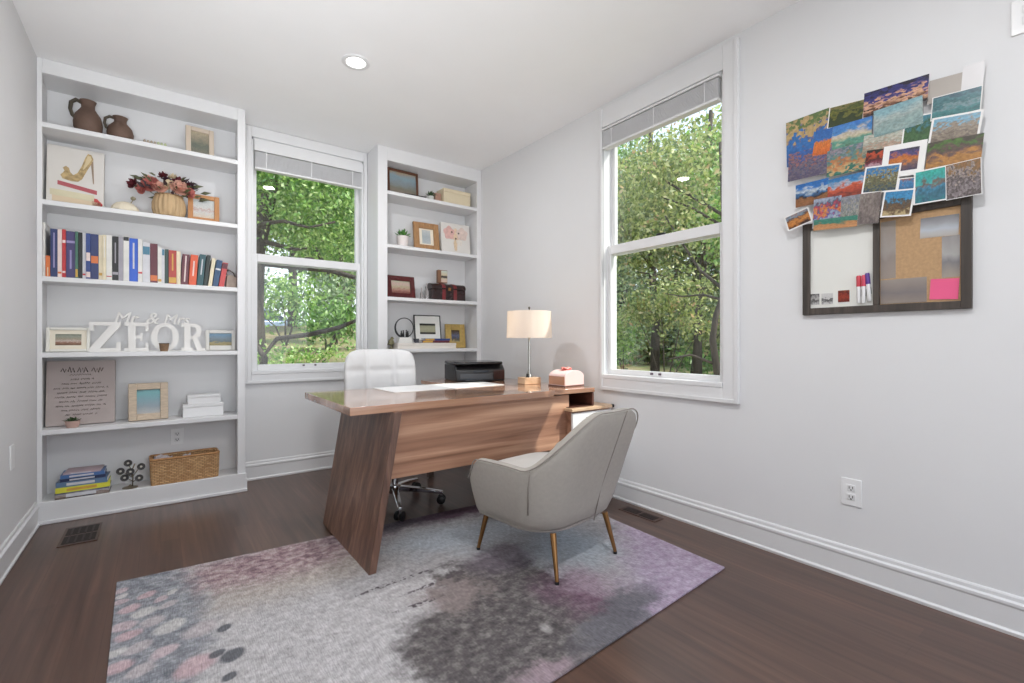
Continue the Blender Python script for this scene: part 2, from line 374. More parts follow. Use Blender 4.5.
# ------------------------------------------------------------------ ceiling light
def downlight(x, y, label, power, group=None):
    t = thing('recessed_light', label, 'ceiling light', (x, y, H), group=group)
    b = B(); b.lathe([(0.047, -0.0005), (0.078, -0.0005), (0.080, -0.004), (0.074, -0.009), (0.056, -0.006), (0.050, -0.0025)], x, y, H, 32, cap=False); b.build('trim_ring', TRIM, t, smooth=50)
    b = B(); b.lathe([(0.0, -0.002), (0.055, -0.002), (0.055, -0.0045), (0.0, -0.0055)], x, y, H, 32, cap=False)
    b.build('lens', M('lamp_lens', (1, 1, 1, 1), 0.5, 0, emit=(1, 0.97, 0.92, 1), estr=6.0), t)
    l = light('downlight_glow', 'AREA', (0, 0, -0.012), (0, 0, 0), power, 0.11, None, (0.985, 0.985, 1.0)); l.parent = t
downlight(0.914, 2.753, 'round recessed white downlight glowing in the ceiling', 14.0)
downlight(0.914, 0.35, 'round recessed white downlight in the ceiling overhead of the doorway', 20.0)

# ------------------------------------------------------------------ floor vents, outlets
def vent(x0, x1, y0, y1, label):
    t = thing('floor_vent', label, 'floor vent', ((x0 + x1) / 2, (y0 + y1) / 2, 0))
    fm = wood('vent_wood', c(62, 43, 35), c(78, 55, 45), c(90, 65, 54), 'Y', 0.4)
    B().box(x0, x1, y0, y1, 0, 0.004).build('frame', fm, t, bevel=0.001)
    for s in (0, 1):
        m = (y0 + y1) / 2; a, bq = (y0 + 0.022, m - 0.008) if s == 0 else (m + 0.008, y1 - 0.022)
        B().box(x0 + 0.012, x1 - 0.012, a, bq, 0.004, 0.0044).build('slot_panel', M('vent_dark', c(30, 20, 18), 0.6), t)
        b = B()
        for i in range(4):
            xx = x0 + 0.02 + (x1 - x0 - 0.04) * (i + 0.5) / 4; b.box(xx - 0.004, xx + 0.004, a, bq, 0.0044, 0.006)
        b.build('louver', M('vent_louver', c(40, 27, 24), 0.5), t)
vent(-0.425, -0.268, 3.305, 3.61, 'dark wooden floor vent in front of the left bookcase')
vent(2.295, 2.385, 1.70, 1.97, 'dark wooden floor vent along the right baseboard behind the armchair')
def outlet(axis, u, face, sgn, z, label, w=0.078, h=0.12, kind='duplex'):
    loc = (u, face, z - h / 2) if axis == 'X' else (face, u, z - h / 2)
    t = thing('wall_outlet' if kind != 'switch' else 'wall_plate', label, 'outlet', loc)
    def bx(b, u0, u1, d0, d1, w0, w1):
        d0, d1 = sorted((face + sgn * d0, face + sgn * d1))
        if axis == 'X': b.box(u0, u1, d0, d1, w0, w1)
        else: b.box(d0, d1, u0, u1, w0, w1)
    b = B(); bx(b, u - w / 2, u + w / 2, 0, 0.006, z - h / 2, z + h / 2); b.build('cover_plate', WHITE, t, bevel=0.0025)
    if kind == 'switch': return
    cols = (0,) if w < 0.1 else (-w / 4, w / 4)
    for dx in cols:
        for dz in (-0.02, 0.02):
            b = B(); bx(b, u + dx - 0.016, u + dx + 0.016, 0.006, 0.0085, z + dz - 0.014, z + dz + 0.014); s = b.build('socket', M('socket_white', (0.76, 0.76, 0.76, 1), 0.4), t, bevel=0.002)
            b = B(); bx(b, u + dx - 0.008, u + dx - 0.005, 0.0085, 0.0089, z + dz - 0.004, z + dz + 0.007); bx(b, u + dx + 0.005, u + dx + 0.008, 0.0085, 0.0089, z + dz - 0.004, z + dz + 0.007); bx(b, u + dx - 0.003, u + dx + 0.003, 0.0085, 0.0089, z + dz - 0.011, z + dz - 0.006)
            b.build('slots', BLACK, s)
outlet('Y', 0.777, XR, -1, 0.383, 'white duplex wall outlet low on the right wall')
outlet('Y', 0.245, XR, -1, 2.205, 'white wall outlet high on the right wall near the ceiling', 0.088, 0.125)
outlet('X', 0.092, YB - 0.012, -1, 0.388, 'white outlet in the bookcase back above the wicker basket', 0.075, 0.115)
outlet('Y', 3.22, XL, 1, 0.50, 'blank white wall plate low on the left wall', 0.07, 0.115, 'switch')

# ------------------------------------------------------------------ rug
def rug_mat():
    m, nt, b = new_mat('rug_pile')
    L = nt.links
    tc = N(nt, 'ShaderNodeTexCoord'); pos = tc.outputs['Object']
    def noise(scale, detail=4, st=(1, 1, 1), rz=0, dist=0):
        mp = N(nt, 'ShaderNodeMapping'); mp.inputs['Scale'].default_value = st; mp.inputs['Rotation'].default_value = (0, 0, rz); L.new(pos, mp.inputs[0])
        n = N(nt, 'ShaderNodeTexNoise'); n.inputs['Scale'].default_value = scale; n.inputs['Detail'].default_value = detail; n.inputs['Distortion'].default_value = dist; L.new(mp.outputs[0], n.inputs['Vector']); return n
    wn_ = noise(9, 8); wn_.inputs['Roughness'].default_value = 0.68
    sub = N(nt, 'ShaderNodeVectorMath', operation='SUBTRACT'); L.new(wn_.outputs['Color'], sub.inputs[0]); sub.inputs[1].default_value = (0.5, 0.5, 0.5)
    def warped(amt):
        sc = N(nt, 'ShaderNodeVectorMath', operation='SCALE'); L.new(sub.outputs[0], sc.inputs[0]); sc.inputs['Scale'].default_value = amt
        ad = N(nt, 'ShaderNodeVectorMath', operation='ADD'); L.new(pos, ad.inputs[0]); L.new(sc.outputs[0], ad.inputs[1]); return ad.outputs[0]
    W = {a: warped(a) for a in (0.03, 0.06, 0.25, 0.45)}
    def blob(cx, cy, rx, ry, rz=0, soft=0.3, warp=0.25, amt=1.0):
        mp = N(nt, 'ShaderNodeMapping', vector_type='TEXTURE'); mp.inputs['Location'].default_value = (cx, cy, 0); mp.inputs['Rotation'].default_value = (0, 0, rz); mp.inputs['Scale'].default_value = (rx, ry, 1)
        L.new(W[warp], mp.inputs[0])
        vm = N(nt, 'ShaderNodeVectorMath', operation='MULTIPLY'); L.new(mp.outputs[0], vm.inputs[0]); vm.inputs[1].default_value = (1, 1, 0)
        ln = N(nt, 'ShaderNodeVectorMath', operation='LENGTH'); L.new(vm.outputs[0], ln.inputs[0])
        mr = N(nt, 'ShaderNodeMapRange', interpolation_type='SMOOTHSTEP'); mr.inputs['From Min'].default_value = 1 + soft; mr.inputs['From Max'].default_value = 1 - soft
        mr.inputs['To Max'].default_value = amt; L.new(ln.outputs['Value'], mr.inputs['Value']); return mr.outputs[0]
    def half(expr, lo, hi, warp=0.25):
        """smooth mask along direction expr=(nx,ny): 0 below lo, 1 above hi"""
        d = N(nt, 'ShaderNodeVectorMath', operation='DOT_PRODUCT'); L.new(W[warp], d.inputs[0]); d.inputs[1].default_value = (expr[0], expr[1], 0)
        mr = N(nt, 'ShaderNodeMapRange', interpolation_type='SMOOTHSTEP'); mr.inputs['From Min'].default_value = lo; mr.inputs['From Max'].default_value = hi; L.new(d.outputs['Value'], mr.inputs['Value']); return mr.outputs[0]
    def mix(base, col, fac):
        x = N(nt, 'ShaderNodeMix', data_type='RGBA'); L.new(fac, x.inputs['Factor'])
        if isinstance(base, tuple): x.inputs['A'].default_value = base
        else: L.new(base, x.inputs['A'])
        if isinstance(col, tuple): x.inputs['B'].default_value = col
        else: L.new(col, x.inputs['B'])
        return x.outputs['Result']
    weave = noise(1.0, 4, (260, 30, 1), R(12)); grain = noise(60, 6); grain2 = noise(22, 8, (1, 1.25, 1)); grain2.inputs['Roughness'].default_value = 0.7
    base = ramp(nt, grain2.outputs['Fac'], [(0.3, c(168, 164, 164)), (0.6, c(196, 193, 194))])
    # pink and mauve patch along the back edge
    pk = ramp(nt, grain2.outputs['Fac'], [(0.34, c(116, 94, 104)), (0.48, c(162, 138, 142)), (0.62, c(194, 178, 176))])
    beige = ramp(nt, grain2.outputs['Fac'], [(0.3, c(160, 150, 144)), (0.6, c(190, 182, 176))])
    base = mix(base, beige, blob(0.55, 2.30, 0.55, 0.20, 0.05, 0.6, 0.25))
    base = mix(base, pk, blob(0.47, 2.48, 0.52, 0.19, 0.0, 0.5, 0.25))
    # blue-grey end of the rug
    bl = ramp(nt, grain2.outputs['Fac'], [(0.3, c(108, 110, 118)), (0.5, c(142, 144, 150)), (0.68, c(178, 180, 184))])
    base = mix(base, bl, blob(-0.16, 2.15, 0.30, 0.75, 0, 0.22, 0.25))
    # dark charcoal drift in the middle front
    dk = ramp(nt, grain2.outputs['Fac'], [(0.34, c(78, 74, 76)), (0.5, c(102, 97, 97)), (0.68, c(140, 135, 133))])
    base = mix(base, dk, blob(1.05, 1.28, 0.46, 0.34, R(-35), 0.12, 0.25))
    base = mix(base, dk, blob(1.16, 1.66, 0.26, 0.28, R(20), 0.2, 0.45))
    base = mix(base, c(150, 138, 136), blob(0.98, 1.70, 0.15, 0.10, 0, 0.5, 0.45, 0.8))
    base = mix(base, c(170, 166, 164), blob(1.12, 1.30, 0.018, 0.028, 0, 0.5, 0.03, 0.8))
    # pale blue-white haze under the armchair
    base = mix(base, c(198, 204, 210), blob(1.35, 2.14, 0.44, 0.17, R(-20), 0.6, 0.25, 0.9))
    base = mix(base, c(186, 196, 204), blob(1.66, 1.78, 0.22, 0.24, 0, 0.6, 0.25, 0.8))
    base = mix(base, c(122, 112, 122), blob(1.32, 1.86, 0.17, 0.12, 0, 0.6, 0.25, 0.75))
    # lilac corner
    li = ramp(nt, grain2.outputs['Fac'], [(0.34, c(166, 146, 168)), (0.62, c(194, 180, 198))])
    base = mix(base, li, half((0.72, -0.70), 0.14, 0.36, 0.25))
    base = mix(base, c(146, 104, 132), blob(1.44, 1.42, 0.16, 0.16, R(30), 0.8, 0.25, 0.55))
    base = mix(base, c(112, 110, 116), blob(1.40, 1.20, 0.28, 0.09, R(12), 0.4, 0.25, 0.9))
    base = mix(base, c(172, 152, 160), blob(0.98, 1.13, 0.10, 0.04, 0, 0.6, 0.25, 0.7))
    # plum band under the desk
    base = mix(base, c(98, 72, 90), blob(1.40, 2.52, 0.40, 0.11, R(-8), 0.6, 0.25, 0.9))
    base = mix(base, c(110, 104, 112), blob(0.98, 2.53, 0.25, 0.08, 0, 0.6, 0.25, 0.7))
    # petals at the left end
    petals = [(-0.137, 2.551, 6), (-0.125, 2.50, 5), (-0.046, 2.453, 7), (0.026, 2.316, 7), (-0.13, 2.446, 6), (-0.048, 2.303, 9), (-0.097, 2.359, 8), (-0.027, 2.214, 9), (-0.109, 2.231, 8), (0.023, 2.132, 11), (-0.095, 2.155, 8), (-0.061, 2.047, 8.5), (0.009, 1.969, 9), (-0.119, 2.054, 7), (-0.115, 1.962, 8), (-0.055, 1.907, 9), (0.003, 2.382, 5.5), (0.042, 2.42, 5), (0.089, 1.823, 13), (0.114, 2.047, 12)]
    for i, (px, py, w) in enumerate(petals):
        col = (c(200, 180, 184), c(204, 200, 198), c(200, 172, 176), c(190, 180, 182))[i % 4]
        base = mix(base, col, blob(px, py, 0.0048 * w, 0.0036 * w, R(35), 0.3, 0.06, 0.8))
    for px, py, w in ((0.185, 2.003, 1), (0.15, 1.85, 1), (0.19, 1.813, 1.6), (0.17, 1.698, 0.9)):
        base = mix(base, c(92, 94, 100), blob(px, py, 0.026 * w, 0.020 * w, R(35), 0.25, 0.03, 0.9))
    for x0, y0, x1, y1 in ((0.62, 1.93, 1.02, 1.95), (0.70, 1.72, 0.95, 1.72), (0.80, 1.82, 1.10, 1.84)):
        d = noise(60, 2); br_ = N(nt, 'ShaderNodeMath', operation='GREATER_THAN'); L.new(d.outputs['Fac'], br_.inputs[0]); br_.inputs[1].default_value = 0.52
        mm = N(nt, 'ShaderNodeMath', operation='MULTIPLY'); L.new(br_.outputs[0], mm.inputs[0]); L.new(blob((x0 + x1) / 2, (y0 + y1) / 2, (x1 - x0) / 2, 0.012, math.atan2(y1 - y0, x1 - x0), 0.4, 0.03), mm.inputs[1])
        base = mix(base, c(96, 88, 92), mm.outputs[0])
    def mul(base, fac, lo, hi):
        x = N(nt, 'ShaderNodeMix', data_type='RGBA', blend_type='MULTIPLY'); x.inputs['Factor'].default_value = 1
        L.new(base, x.inputs['A']); L.new(ramp(nt, fac, [(0.32, (lo,) * 3 + (1,)), (0.68, (hi,) * 3 + (1,))]), x.inputs['B']); return x.outputs['Result']
    base = mul(base, weave.outputs['Fac'], 0.74, 1.12); base = mul(base, grain.outputs['Fac'], 0.82, 1.1)
    L.new(base, b.inputs['Base Color']); b.inputs['Roughness'].default_value = 0.95; b.inputs['Specular IOR Level'].default_value = 0.1
    bp = N(nt, 'ShaderNodeBump'); bp.inputs['Strength'].default_value = 0.3; bp.inputs['Distance'].default_value = 0.004; L.new(weave.outputs['Fac'], bp.inputs['Height']); L.new(bp.outputs[0], b.inputs['Normal'])
    return m
rb = B(); RUG = [(-0.112, 1.02), (2.090, 1.160), (2.165, 2.52), (-0.153, 2.660)]
rb.prism(RUG, 'Z', 0.0005, 0.009)
rug = rb.build('rug', rug_mat(), bevel=0.002)
tag(rug, 'abstract low-pile rug in grey, pink and lilac under the desk and armchair', 'rug')

# ------------------------------------------------------------------ desk
def make_desk():
    t = thing('desk', 'large walnut L-shaped desk with slanted slab leg standing on the rug', 'desk', (1.4, 2.55, 0.009))
    zt, zu = 0.750, 0.712
    b = B(); b.prism([(0.686, 2.148), (1.93, 2.160), (1.93, 2.970), (0.683, 2.966)], 'Z', zu, zt); b.build('desktop', WALNUT_TOP, t, bevel=0.002)
    b = B(); b.prism([(1.9305, 2.160), (2.272, 2.146), (2.28, 3.36), (1.62, 3.36), (1.62, 2.9705), (1.9305, 2.9705)], 'Z', zu + 0.010, zt); b.build('return_top', WALNUT_TOP, t, bevel=0.002)
    # slab leg: leans in towards the middle as it rises
    def slab(xb, xt, w, y0b, y1b, y0t, y1t):
        return B().loft([[(xb, y0b, 0.0095), (xb + w, y0b, 0.0095), (xb + w, y1b, 0.0095), (xb, y1b, 0.0095)], [(xt, y0t, zu), (xt + w, y0t, zu), (xt + w, y1t, zu), (xt, y1t, zu)]])
    slab(0.742, 0.888, 0.034, 2.062, 2.806, 2.115, 2.90).build('slab_leg', WALNUT_Z, t, bevel=0.002)
    # modesty panel follows the slant of the leg at its left end
    b = B(); b.loft([[(0.850, y, 0.378), (2.088, y, 0.378), (2.088, y, zu), (0.922, y, zu)] for y in (2.195, 2.222)]); b.build('modesty_panel', WALNUT_X, t, bevel=0.0015)
    # side cabinet with an open cubby under the top
    b = B(); b.box(2.045, 2.430, 2.120, 3.30, 0.612, 0.630); b.build('cabinet_top', LIGHTWOOD, t, bevel=0.0015)
    b = B(); b.box(2.046, 2.062, 2.33, 3.28, 0.6305, zu + 0.0095); b.box(2.255, 2.272, 2.155, 3.28, 0.6305, zu + 0.0095); b.box(2.062, 2.255, 2.62, 2.64, 0.6305, zu + 0.0095); b.box(2.062, 2.255, 2.16, 2.62, 0.6305, 0.634)
    b.build('cubby', wood('cubby_shade_wood', c(48, 27, 21), c(74, 42, 33), c(98, 58, 45), 'Y', 0.5), t)  # wood darkened to carry the recess shade in its colour
    b = B(); b.box(2.060, 2.420, 2.150, 3.29, 0.06, 0.612); b.build('cabinet_body', WALNUT_X, t, bevel=0.002)
    for i in range(3):
        z0 = 0.07 + i * 0.178; b = B(); b.box(2.062, 2.418, 2.134, 2.150, z0, z0 + 0.174)
        d = b.build('drawer', WHITE, t, bevel=0.002)
        b = B(); b.box(2.18, 2.31, 2.122, 2.134, z0 + 0.13, z0 + 0.142); b.build('handle', GREYMET, d, bevel=0.003)
    b = B(); b.box(2.075, 2.405, 2.18, 3.27, 0.0095, 0.06); b.build('cabinet_base', BLACK, t)
    B().box(2.410, 2.431, 2.118, 2.136, 0.610, 0.632).build('corner_cap', BLACK, t, bevel=0.004)
    for x, y in ((1.66, 3.30),):
        B().box(x, x + 0.04, y, y + 0.04, 0.0, zu).build('post_leg', GREYMET, t)
    return t
make_desk()

# things on the desk
pad = B().prism([(1.095, 2.600), (1.905, 2.645), (1.905, 2.955), (1.085, 2.952)], 'Z', 0.7505, 0.7535).build('desk_pad', M('pad_white', (0.86, 0.86, 0.85, 1), 0.45, 0.01), loc=(1.5, 2.78, 0.7505), bevel=0.001)
tag(pad, 'white rectangular desk pad lying along the back of the walnut desk', 'desk pad')

def make_lamp():
    x, y, z = 2.092, 2.605, 0.7505
    t = thing('table_lamp', 'table lamp with white drum shade and slim metal stem on the desk', 'lamp', (x, y, z))
    s = rot2(R(-8))
    b = B(); b.box(-0.066, 0.066, -0.05, 0.05, 0, 0.048); b.xf(Matrix.Translation((x, y, z)) @ s); b.build('base', LIGHTWOOD, t, bevel=0.003)
    b = B(); b.lathe([(0.024, 0.048), (0.024, 0.054), (0.016, 0.062), (0.011, 0.085), (0.0085, 0.10), (0.0075, 0.51), (0.0, 0.511)], x, y, z, 16); b.build('stem', GREYMET, t, smooth=60)
    b = B(); b.tube([(x - 0.038, y - 0.03, z + 0.049), (x - 0.038, y - 0.03, z + 0.075)], [0.011, 0.009], 12); b.build('switch', BLACK, t, smooth=60)
    b = B(); r0, r1, z0, z1 = 0.160, 0.155, 0.325, 0.512
    n = 48; rings = []
    for r, zz in ((r0, z0), (r1, z1), (r1 - 0.003, z1), (r0 - 0.003, z0), (r0, z0)):
        rings.append([(x + r * math.cos(2 * math.pi * k / n), y + r * math.sin(2 * math.pi * k / n), z + zz) for k in range(n)])
    b.loft(rings, True, False)
    m, nt, bs = new_mat('lamp_shade_linen'); bs.inputs['Base Color'].default_value = (0.93, 0.90, 0.86, 1); bs.inputs['Roughness'].default_value = 0.8
    tl = N(nt, 'ShaderNodeBsdfTranslucent'); tl.inputs['Color'].default_value = (0.92, 0.80, 0.66, 1)
    mx = N(nt, 'ShaderNodeMixShader'); mx.inputs[0].default_value = 0.45; nt.links.new(bs.outputs[0], mx.inputs[1]); nt.links.new(tl.outputs[0], mx.inputs[2]); nt.links.new(mx.outputs[0], nt.nodes['Material Output'].inputs[0])
    sh = b.build('lamp_shade', m, t, smooth=60)
    b = B()
    for a in range(3): b.tube([(x, y, z + 0.495), (x + 0.153 * math.cos(a * 2.094), y + 0.153 * math.sin(a * 2.094), z + 0.502)], 0.002, 6)
    b.build('spider', GREYMET, sh)
    b = B(); b.lathe([(0.005, 0.51), (0.006, 0.52), (0.003, 0.526), (0.0085, 0.536), (0.006, 0.545), (0.0, 0.547)], x, y, z, 12); b.build('finial', M('finial_dark', c(90, 84, 78), 0.3, metal=1.0), t, smooth=60)
    b = B(); b.ball(x + 0.0, y, z + 0.43, 0.028, 0.028, 0.038); b.build('bulb', M('bulb_glow', (1, 0.9, 0.75, 1), 0.4, 0, emit=(1, 0.78, 0.5, 1), estr=9.0), t, smooth=True)
make_lamp()

def make_tissue_box():
    t = thing('tissue_box', 'pale pink arch-ended tissue box with salmon tissue on the desk corner', 'tissue box', (2.203, 2.342, 0.7505))
    t.rotation_euler = (0, 0, R(4))
    L_, w, h = 0.075, 0.094, 0.108
    arch = [(-w, 0), (w, 0), (w, h * 0.62)] + [(w * math.cos(a), h * 0.62 + h * 0.38 * math.sin(a)) for a in [R(15 * k) for k in range(1, 12)]] + [(-w, h * 0.62)]
    PK = M('pink_box', c(232, 204, 200), 0.5, 0.03)
    B().prism(arch, 'Y', -L_, L_).build('box_body', PK, t, world=False, bevel=0.003)
    B().box(-w - 0.002, -w, -L_ + 0.004, L_ - 0.004, 0.014, h * 0.64).build('side_panel', M('box_brown', c(172, 130, 106), 0.3, 0.1), t, world=False, bevel=0.0005)
    B().box(-w - 0.003, w + 0.001, -L_ - 0.001, L_ + 0.001, 0, 0.010).build('base_shadow', M('box_shadow', c(104, 74, 66), 0.4, 0.1), t, world=False)  # dark band paints the shadow along the box's foot
    b = B(); b.lathe([(0.036, 0), (0.040, 0.003), (0.034, 0.004)], 0, 0, h - 0.003, 20, sx=1.2, sy=0.8); b.build('slot_ring', M('salmon', c(214, 112, 104), 0.5), t, world=False)
    b = B(); rings = []
    for i, (r, z) in enumerate([(0.018, 0.0), (0.028, 0.006), (0.034, 0.012), (0.026, 0.016), (0.006, 0.013)]):
        rings.append([(1.2 * r * (1 + 0.25 * math.sin(3 * a + i)) * math.cos(a), 0.8 * r * (1 + 0.25 * math.sin(3 * a + i)) * math.sin(a), h + z + 0.004 * math.sin(4 * a)) for a in [2 * math.pi * k / 20 for k in range(20)]])
    b.loft(rings); b.build('tissue', M('tissue_salmon', c(236, 150, 140), 0.8), t, world=False, smooth=True)
make_tissue_box()

def make_printer():
    t = thing('printer', 'black inkjet printer with raised lid at the far end of the desk', 'printer', (1.968, 3.140, 0.7505), R(-14))
    w, d = 0.195, 0.165
    b = B(); b.prism([(-d, 0.0), (d, 0.0), (d, 0.125), (-d + 0.05, 0.125), (-d, 0.085)], 'X', -w, w); b.build('body', BLACK, t, world=False, bevel=0.008)
    b = B(); b.box(-w + 0.03, w - 0.10, -d - 0.003, -d + 0.004, 0.016, 0.062); b.build('paper_slot', M('slot_grey', c(66, 68, 72), 0.15), t, world=False, bevel=0.004)
    b = B(); b.box(w - 0.095, w - 0.004, -d - 0.004, -d + 0.004, 0.012, 0.085); b.build('front_panel', M('panel_reflection', c(58, 40, 38), 0.15, 0.1), t, world=False, bevel=0.004)  # reddish colour paints a reflection onto the glossy black front
    b = B(); b.box(-w + 0.05, w - 0.12, -d - 0.09, -d, 0.012, 0.018); b.build('output_tray', BLACKG, t, world=False, bevel=0.002)
    b = B(); b.box(-w, w - 0.02, -d - 0.004, d, 0.126, 0.147); b.build('lid', BLACKG, t, world=False, bevel=0.008)
    b = B(); b.box(-0.06, 0.06, -d - 0.0075, -d - 0.003, 0.068, 0.084); b.build('control_panel', M('ctrl', c(40, 44, 52), 0.1), t, world=False, bevel=0.002)
make_printer()

# ------------------------------------------------------------------ armchair
def make_armchair():
    t = thing('armchair', 'greige upholstered barrel armchair with slim brass legs facing the desk', 'armchair', (1.547, 1.773, 0.009), R(6.5))
    FAB = M('greige_fabric', c(172, 166, 158), 0.85, 0.04, 60, bump=0.15, bscale=350)
    PIPE = M('piping_fabric', c(146, 139, 132), 0.85, 0.05)
    def outline(s, w, yf, yr, rc):
        """s 0..1 along a U from the front left, round the back, to the front right"""
        a = yf - (yr + rc); q = math.pi * 0.5 * rc; fl = 2 * (w - rc); tot = 2 * a + 2 * q + fl; d = s * tot
        if d < a: return (-w, yf - d)
        d -= a
        if d < q: ang = d / rc; return (-w + rc - rc * math.cos(ang), yr + rc - rc * math.sin(ang))
        d -= q
        if d < fl: return (-w + rc + d, yr)
        d -= fl
        if d < q: ang = d / rc; return (w - rc + rc * math.sin(ang), yr + rc - rc * math.cos(ang))
        d -= q; return (w, yr + rc + d)
    def sm(a, b, x):
        x = max(0, min(1, (x - a) / (b - a))); return x * x * (3 - 2 * x)
    n = 72; rings = []; pipe = []; seamL = []; seamR = []
    for i in range(n + 1):
        s = i / n; e = min(s, 1 - s)          # distance from the nearer arm end
        lift = sm(0.235, 0.445, e)
        top = 0.470 - 0.10 * (1 - sm(0.0, 0.05, e)) ** 2 + 0.012 * math.sin(e * 9) + 0.272 * lift
        ring = []
        for lvl, frac in (('b', 0.0), ('m', 0.3), ('m', 0.62), ('t', 0.93), ('t', 1.0)):
            z = 0.203 + (top - 0.203) * frac
            lean = max(0, z - 0.36)
            w = 0.276 + 0.044 * sm(0.17, 0.38, z) + 0.075 * lean
            yr = -0.232 - 0.038 * sm(0.17, 0.38, z) - 0.36 * lean
            yf = 0.222 + 0.014 * sm(0.17, 0.40, z)
            ring.append((*outline(s, w, yf, yr, 0.165 + 0.10 * lean), z))
        # inner side
        th = 0.060
        inner = []
        for frac in (1.0, 0.93, 0.6):
            z = 0.40 + (top - 0.40) * frac
            lean = max(0, z - 0.36)
            w = 0.320 + 0.075 * lean - th - (0.012 if frac < 0.8 else 0); yr = -0.270 - 0.36 * lean + th; yf = 0.236 - 0.002
            x, y = outline(s, w, yf, yr, 0.135 + 0.10 * lean); inner.append((x, y, z))
        topmid = tuple((ring[-1][k] + inner[0][k]) / 2 for k in range(2)) + (top + 0.012,)
        x, y = outline(s, 0.25, 0.235, -0.20, 0.15)
        rings.append(ring + [topmid] + inner + [(x, y, 0.33), (x * 0.98, y * 0.98, 0.205)])
        pipe.append(Vector(ring[-1]) + Vector((0, 0, 0.006)))
        if i == int(n * 0.275): seamL = [Vector(p) for p in ring[1:5]]
        if i == int(n * 0.555): seamR = [Vector(p) for p in ring[:5]]
    b = B(); b.loft(rings, True, True)
    b.build('shell', FAB, t, world=False, sub=1, smooth=True)
    b = B(); b.tube(pipe, 0.003, 8); b.build('piping', PIPE, t, world=False, smooth=True, label='darker piping along the top edge')
    def outw(p): return p + Vector((p.x, p.y + 0.0, 0)).normalized() * 0.0015
    for sl in (seamL, seamR):
        b = B(); b.tube([outw(p) for p in sl], 0.0025, 6); b.build('seam', PIPE, t, world=False, smooth=True)
    # underside and seat
    b = B(); pts = [outline(k / 40, 0.262, 0.235, -0.21, 0.18) for k in range(41)]
    b.prism(pts, 'Z', 0.190, 0.235); b.build('seat_base', FAB, t, world=False, bevel=0.012)
    b = B(); ang = [2 * math.pi * k / 48 for k in range(48)]
    def se(a, rx, ry): ca, sa = math.cos(a), math.sin(a); return (rx * math.copysign(abs(ca) ** 0.5, ca), 0.025 + ry * math.copysign(abs(sa) ** 0.5, sa))
    b.loft([[(*se(a, 0.25 * f, 0.25 * f), z) for a in ang] for f, z in ((0.96, 0.236), (1.0, 0.26), (1.0, 0.385), (0.96, 0.415), (0.85, 0.428), (0.4, 0.436))]); b.build('seat_cushion', M('seat_fabric', c(206, 202, 196), 0.85, 0.03), t, world=False, smooth=True)
    for x0, y0, x1, y1 in ((-0.19, -0.20, -0.215, -0.245), (0.19, -0.20, 0.215, -0.245), (-0.215, 0.215, -0.245, 0.250), (0.215, 0.215, 0.245, 0.250)):
        b = B(); b.tube([(x0, y0, 0.20), (x1, y1, 0.012)], [0.0145, 0.0085], 14); lg = b.build('leg', BRASS, t, world=False, smooth=60)
        b = B(); b.tube([(x1, y1, 0.012), (x1, y1, 0.001)], [0.0095, 0.0095], 12); b.build('foot_cap', BLACK, lg, world=False)
make_armchair()

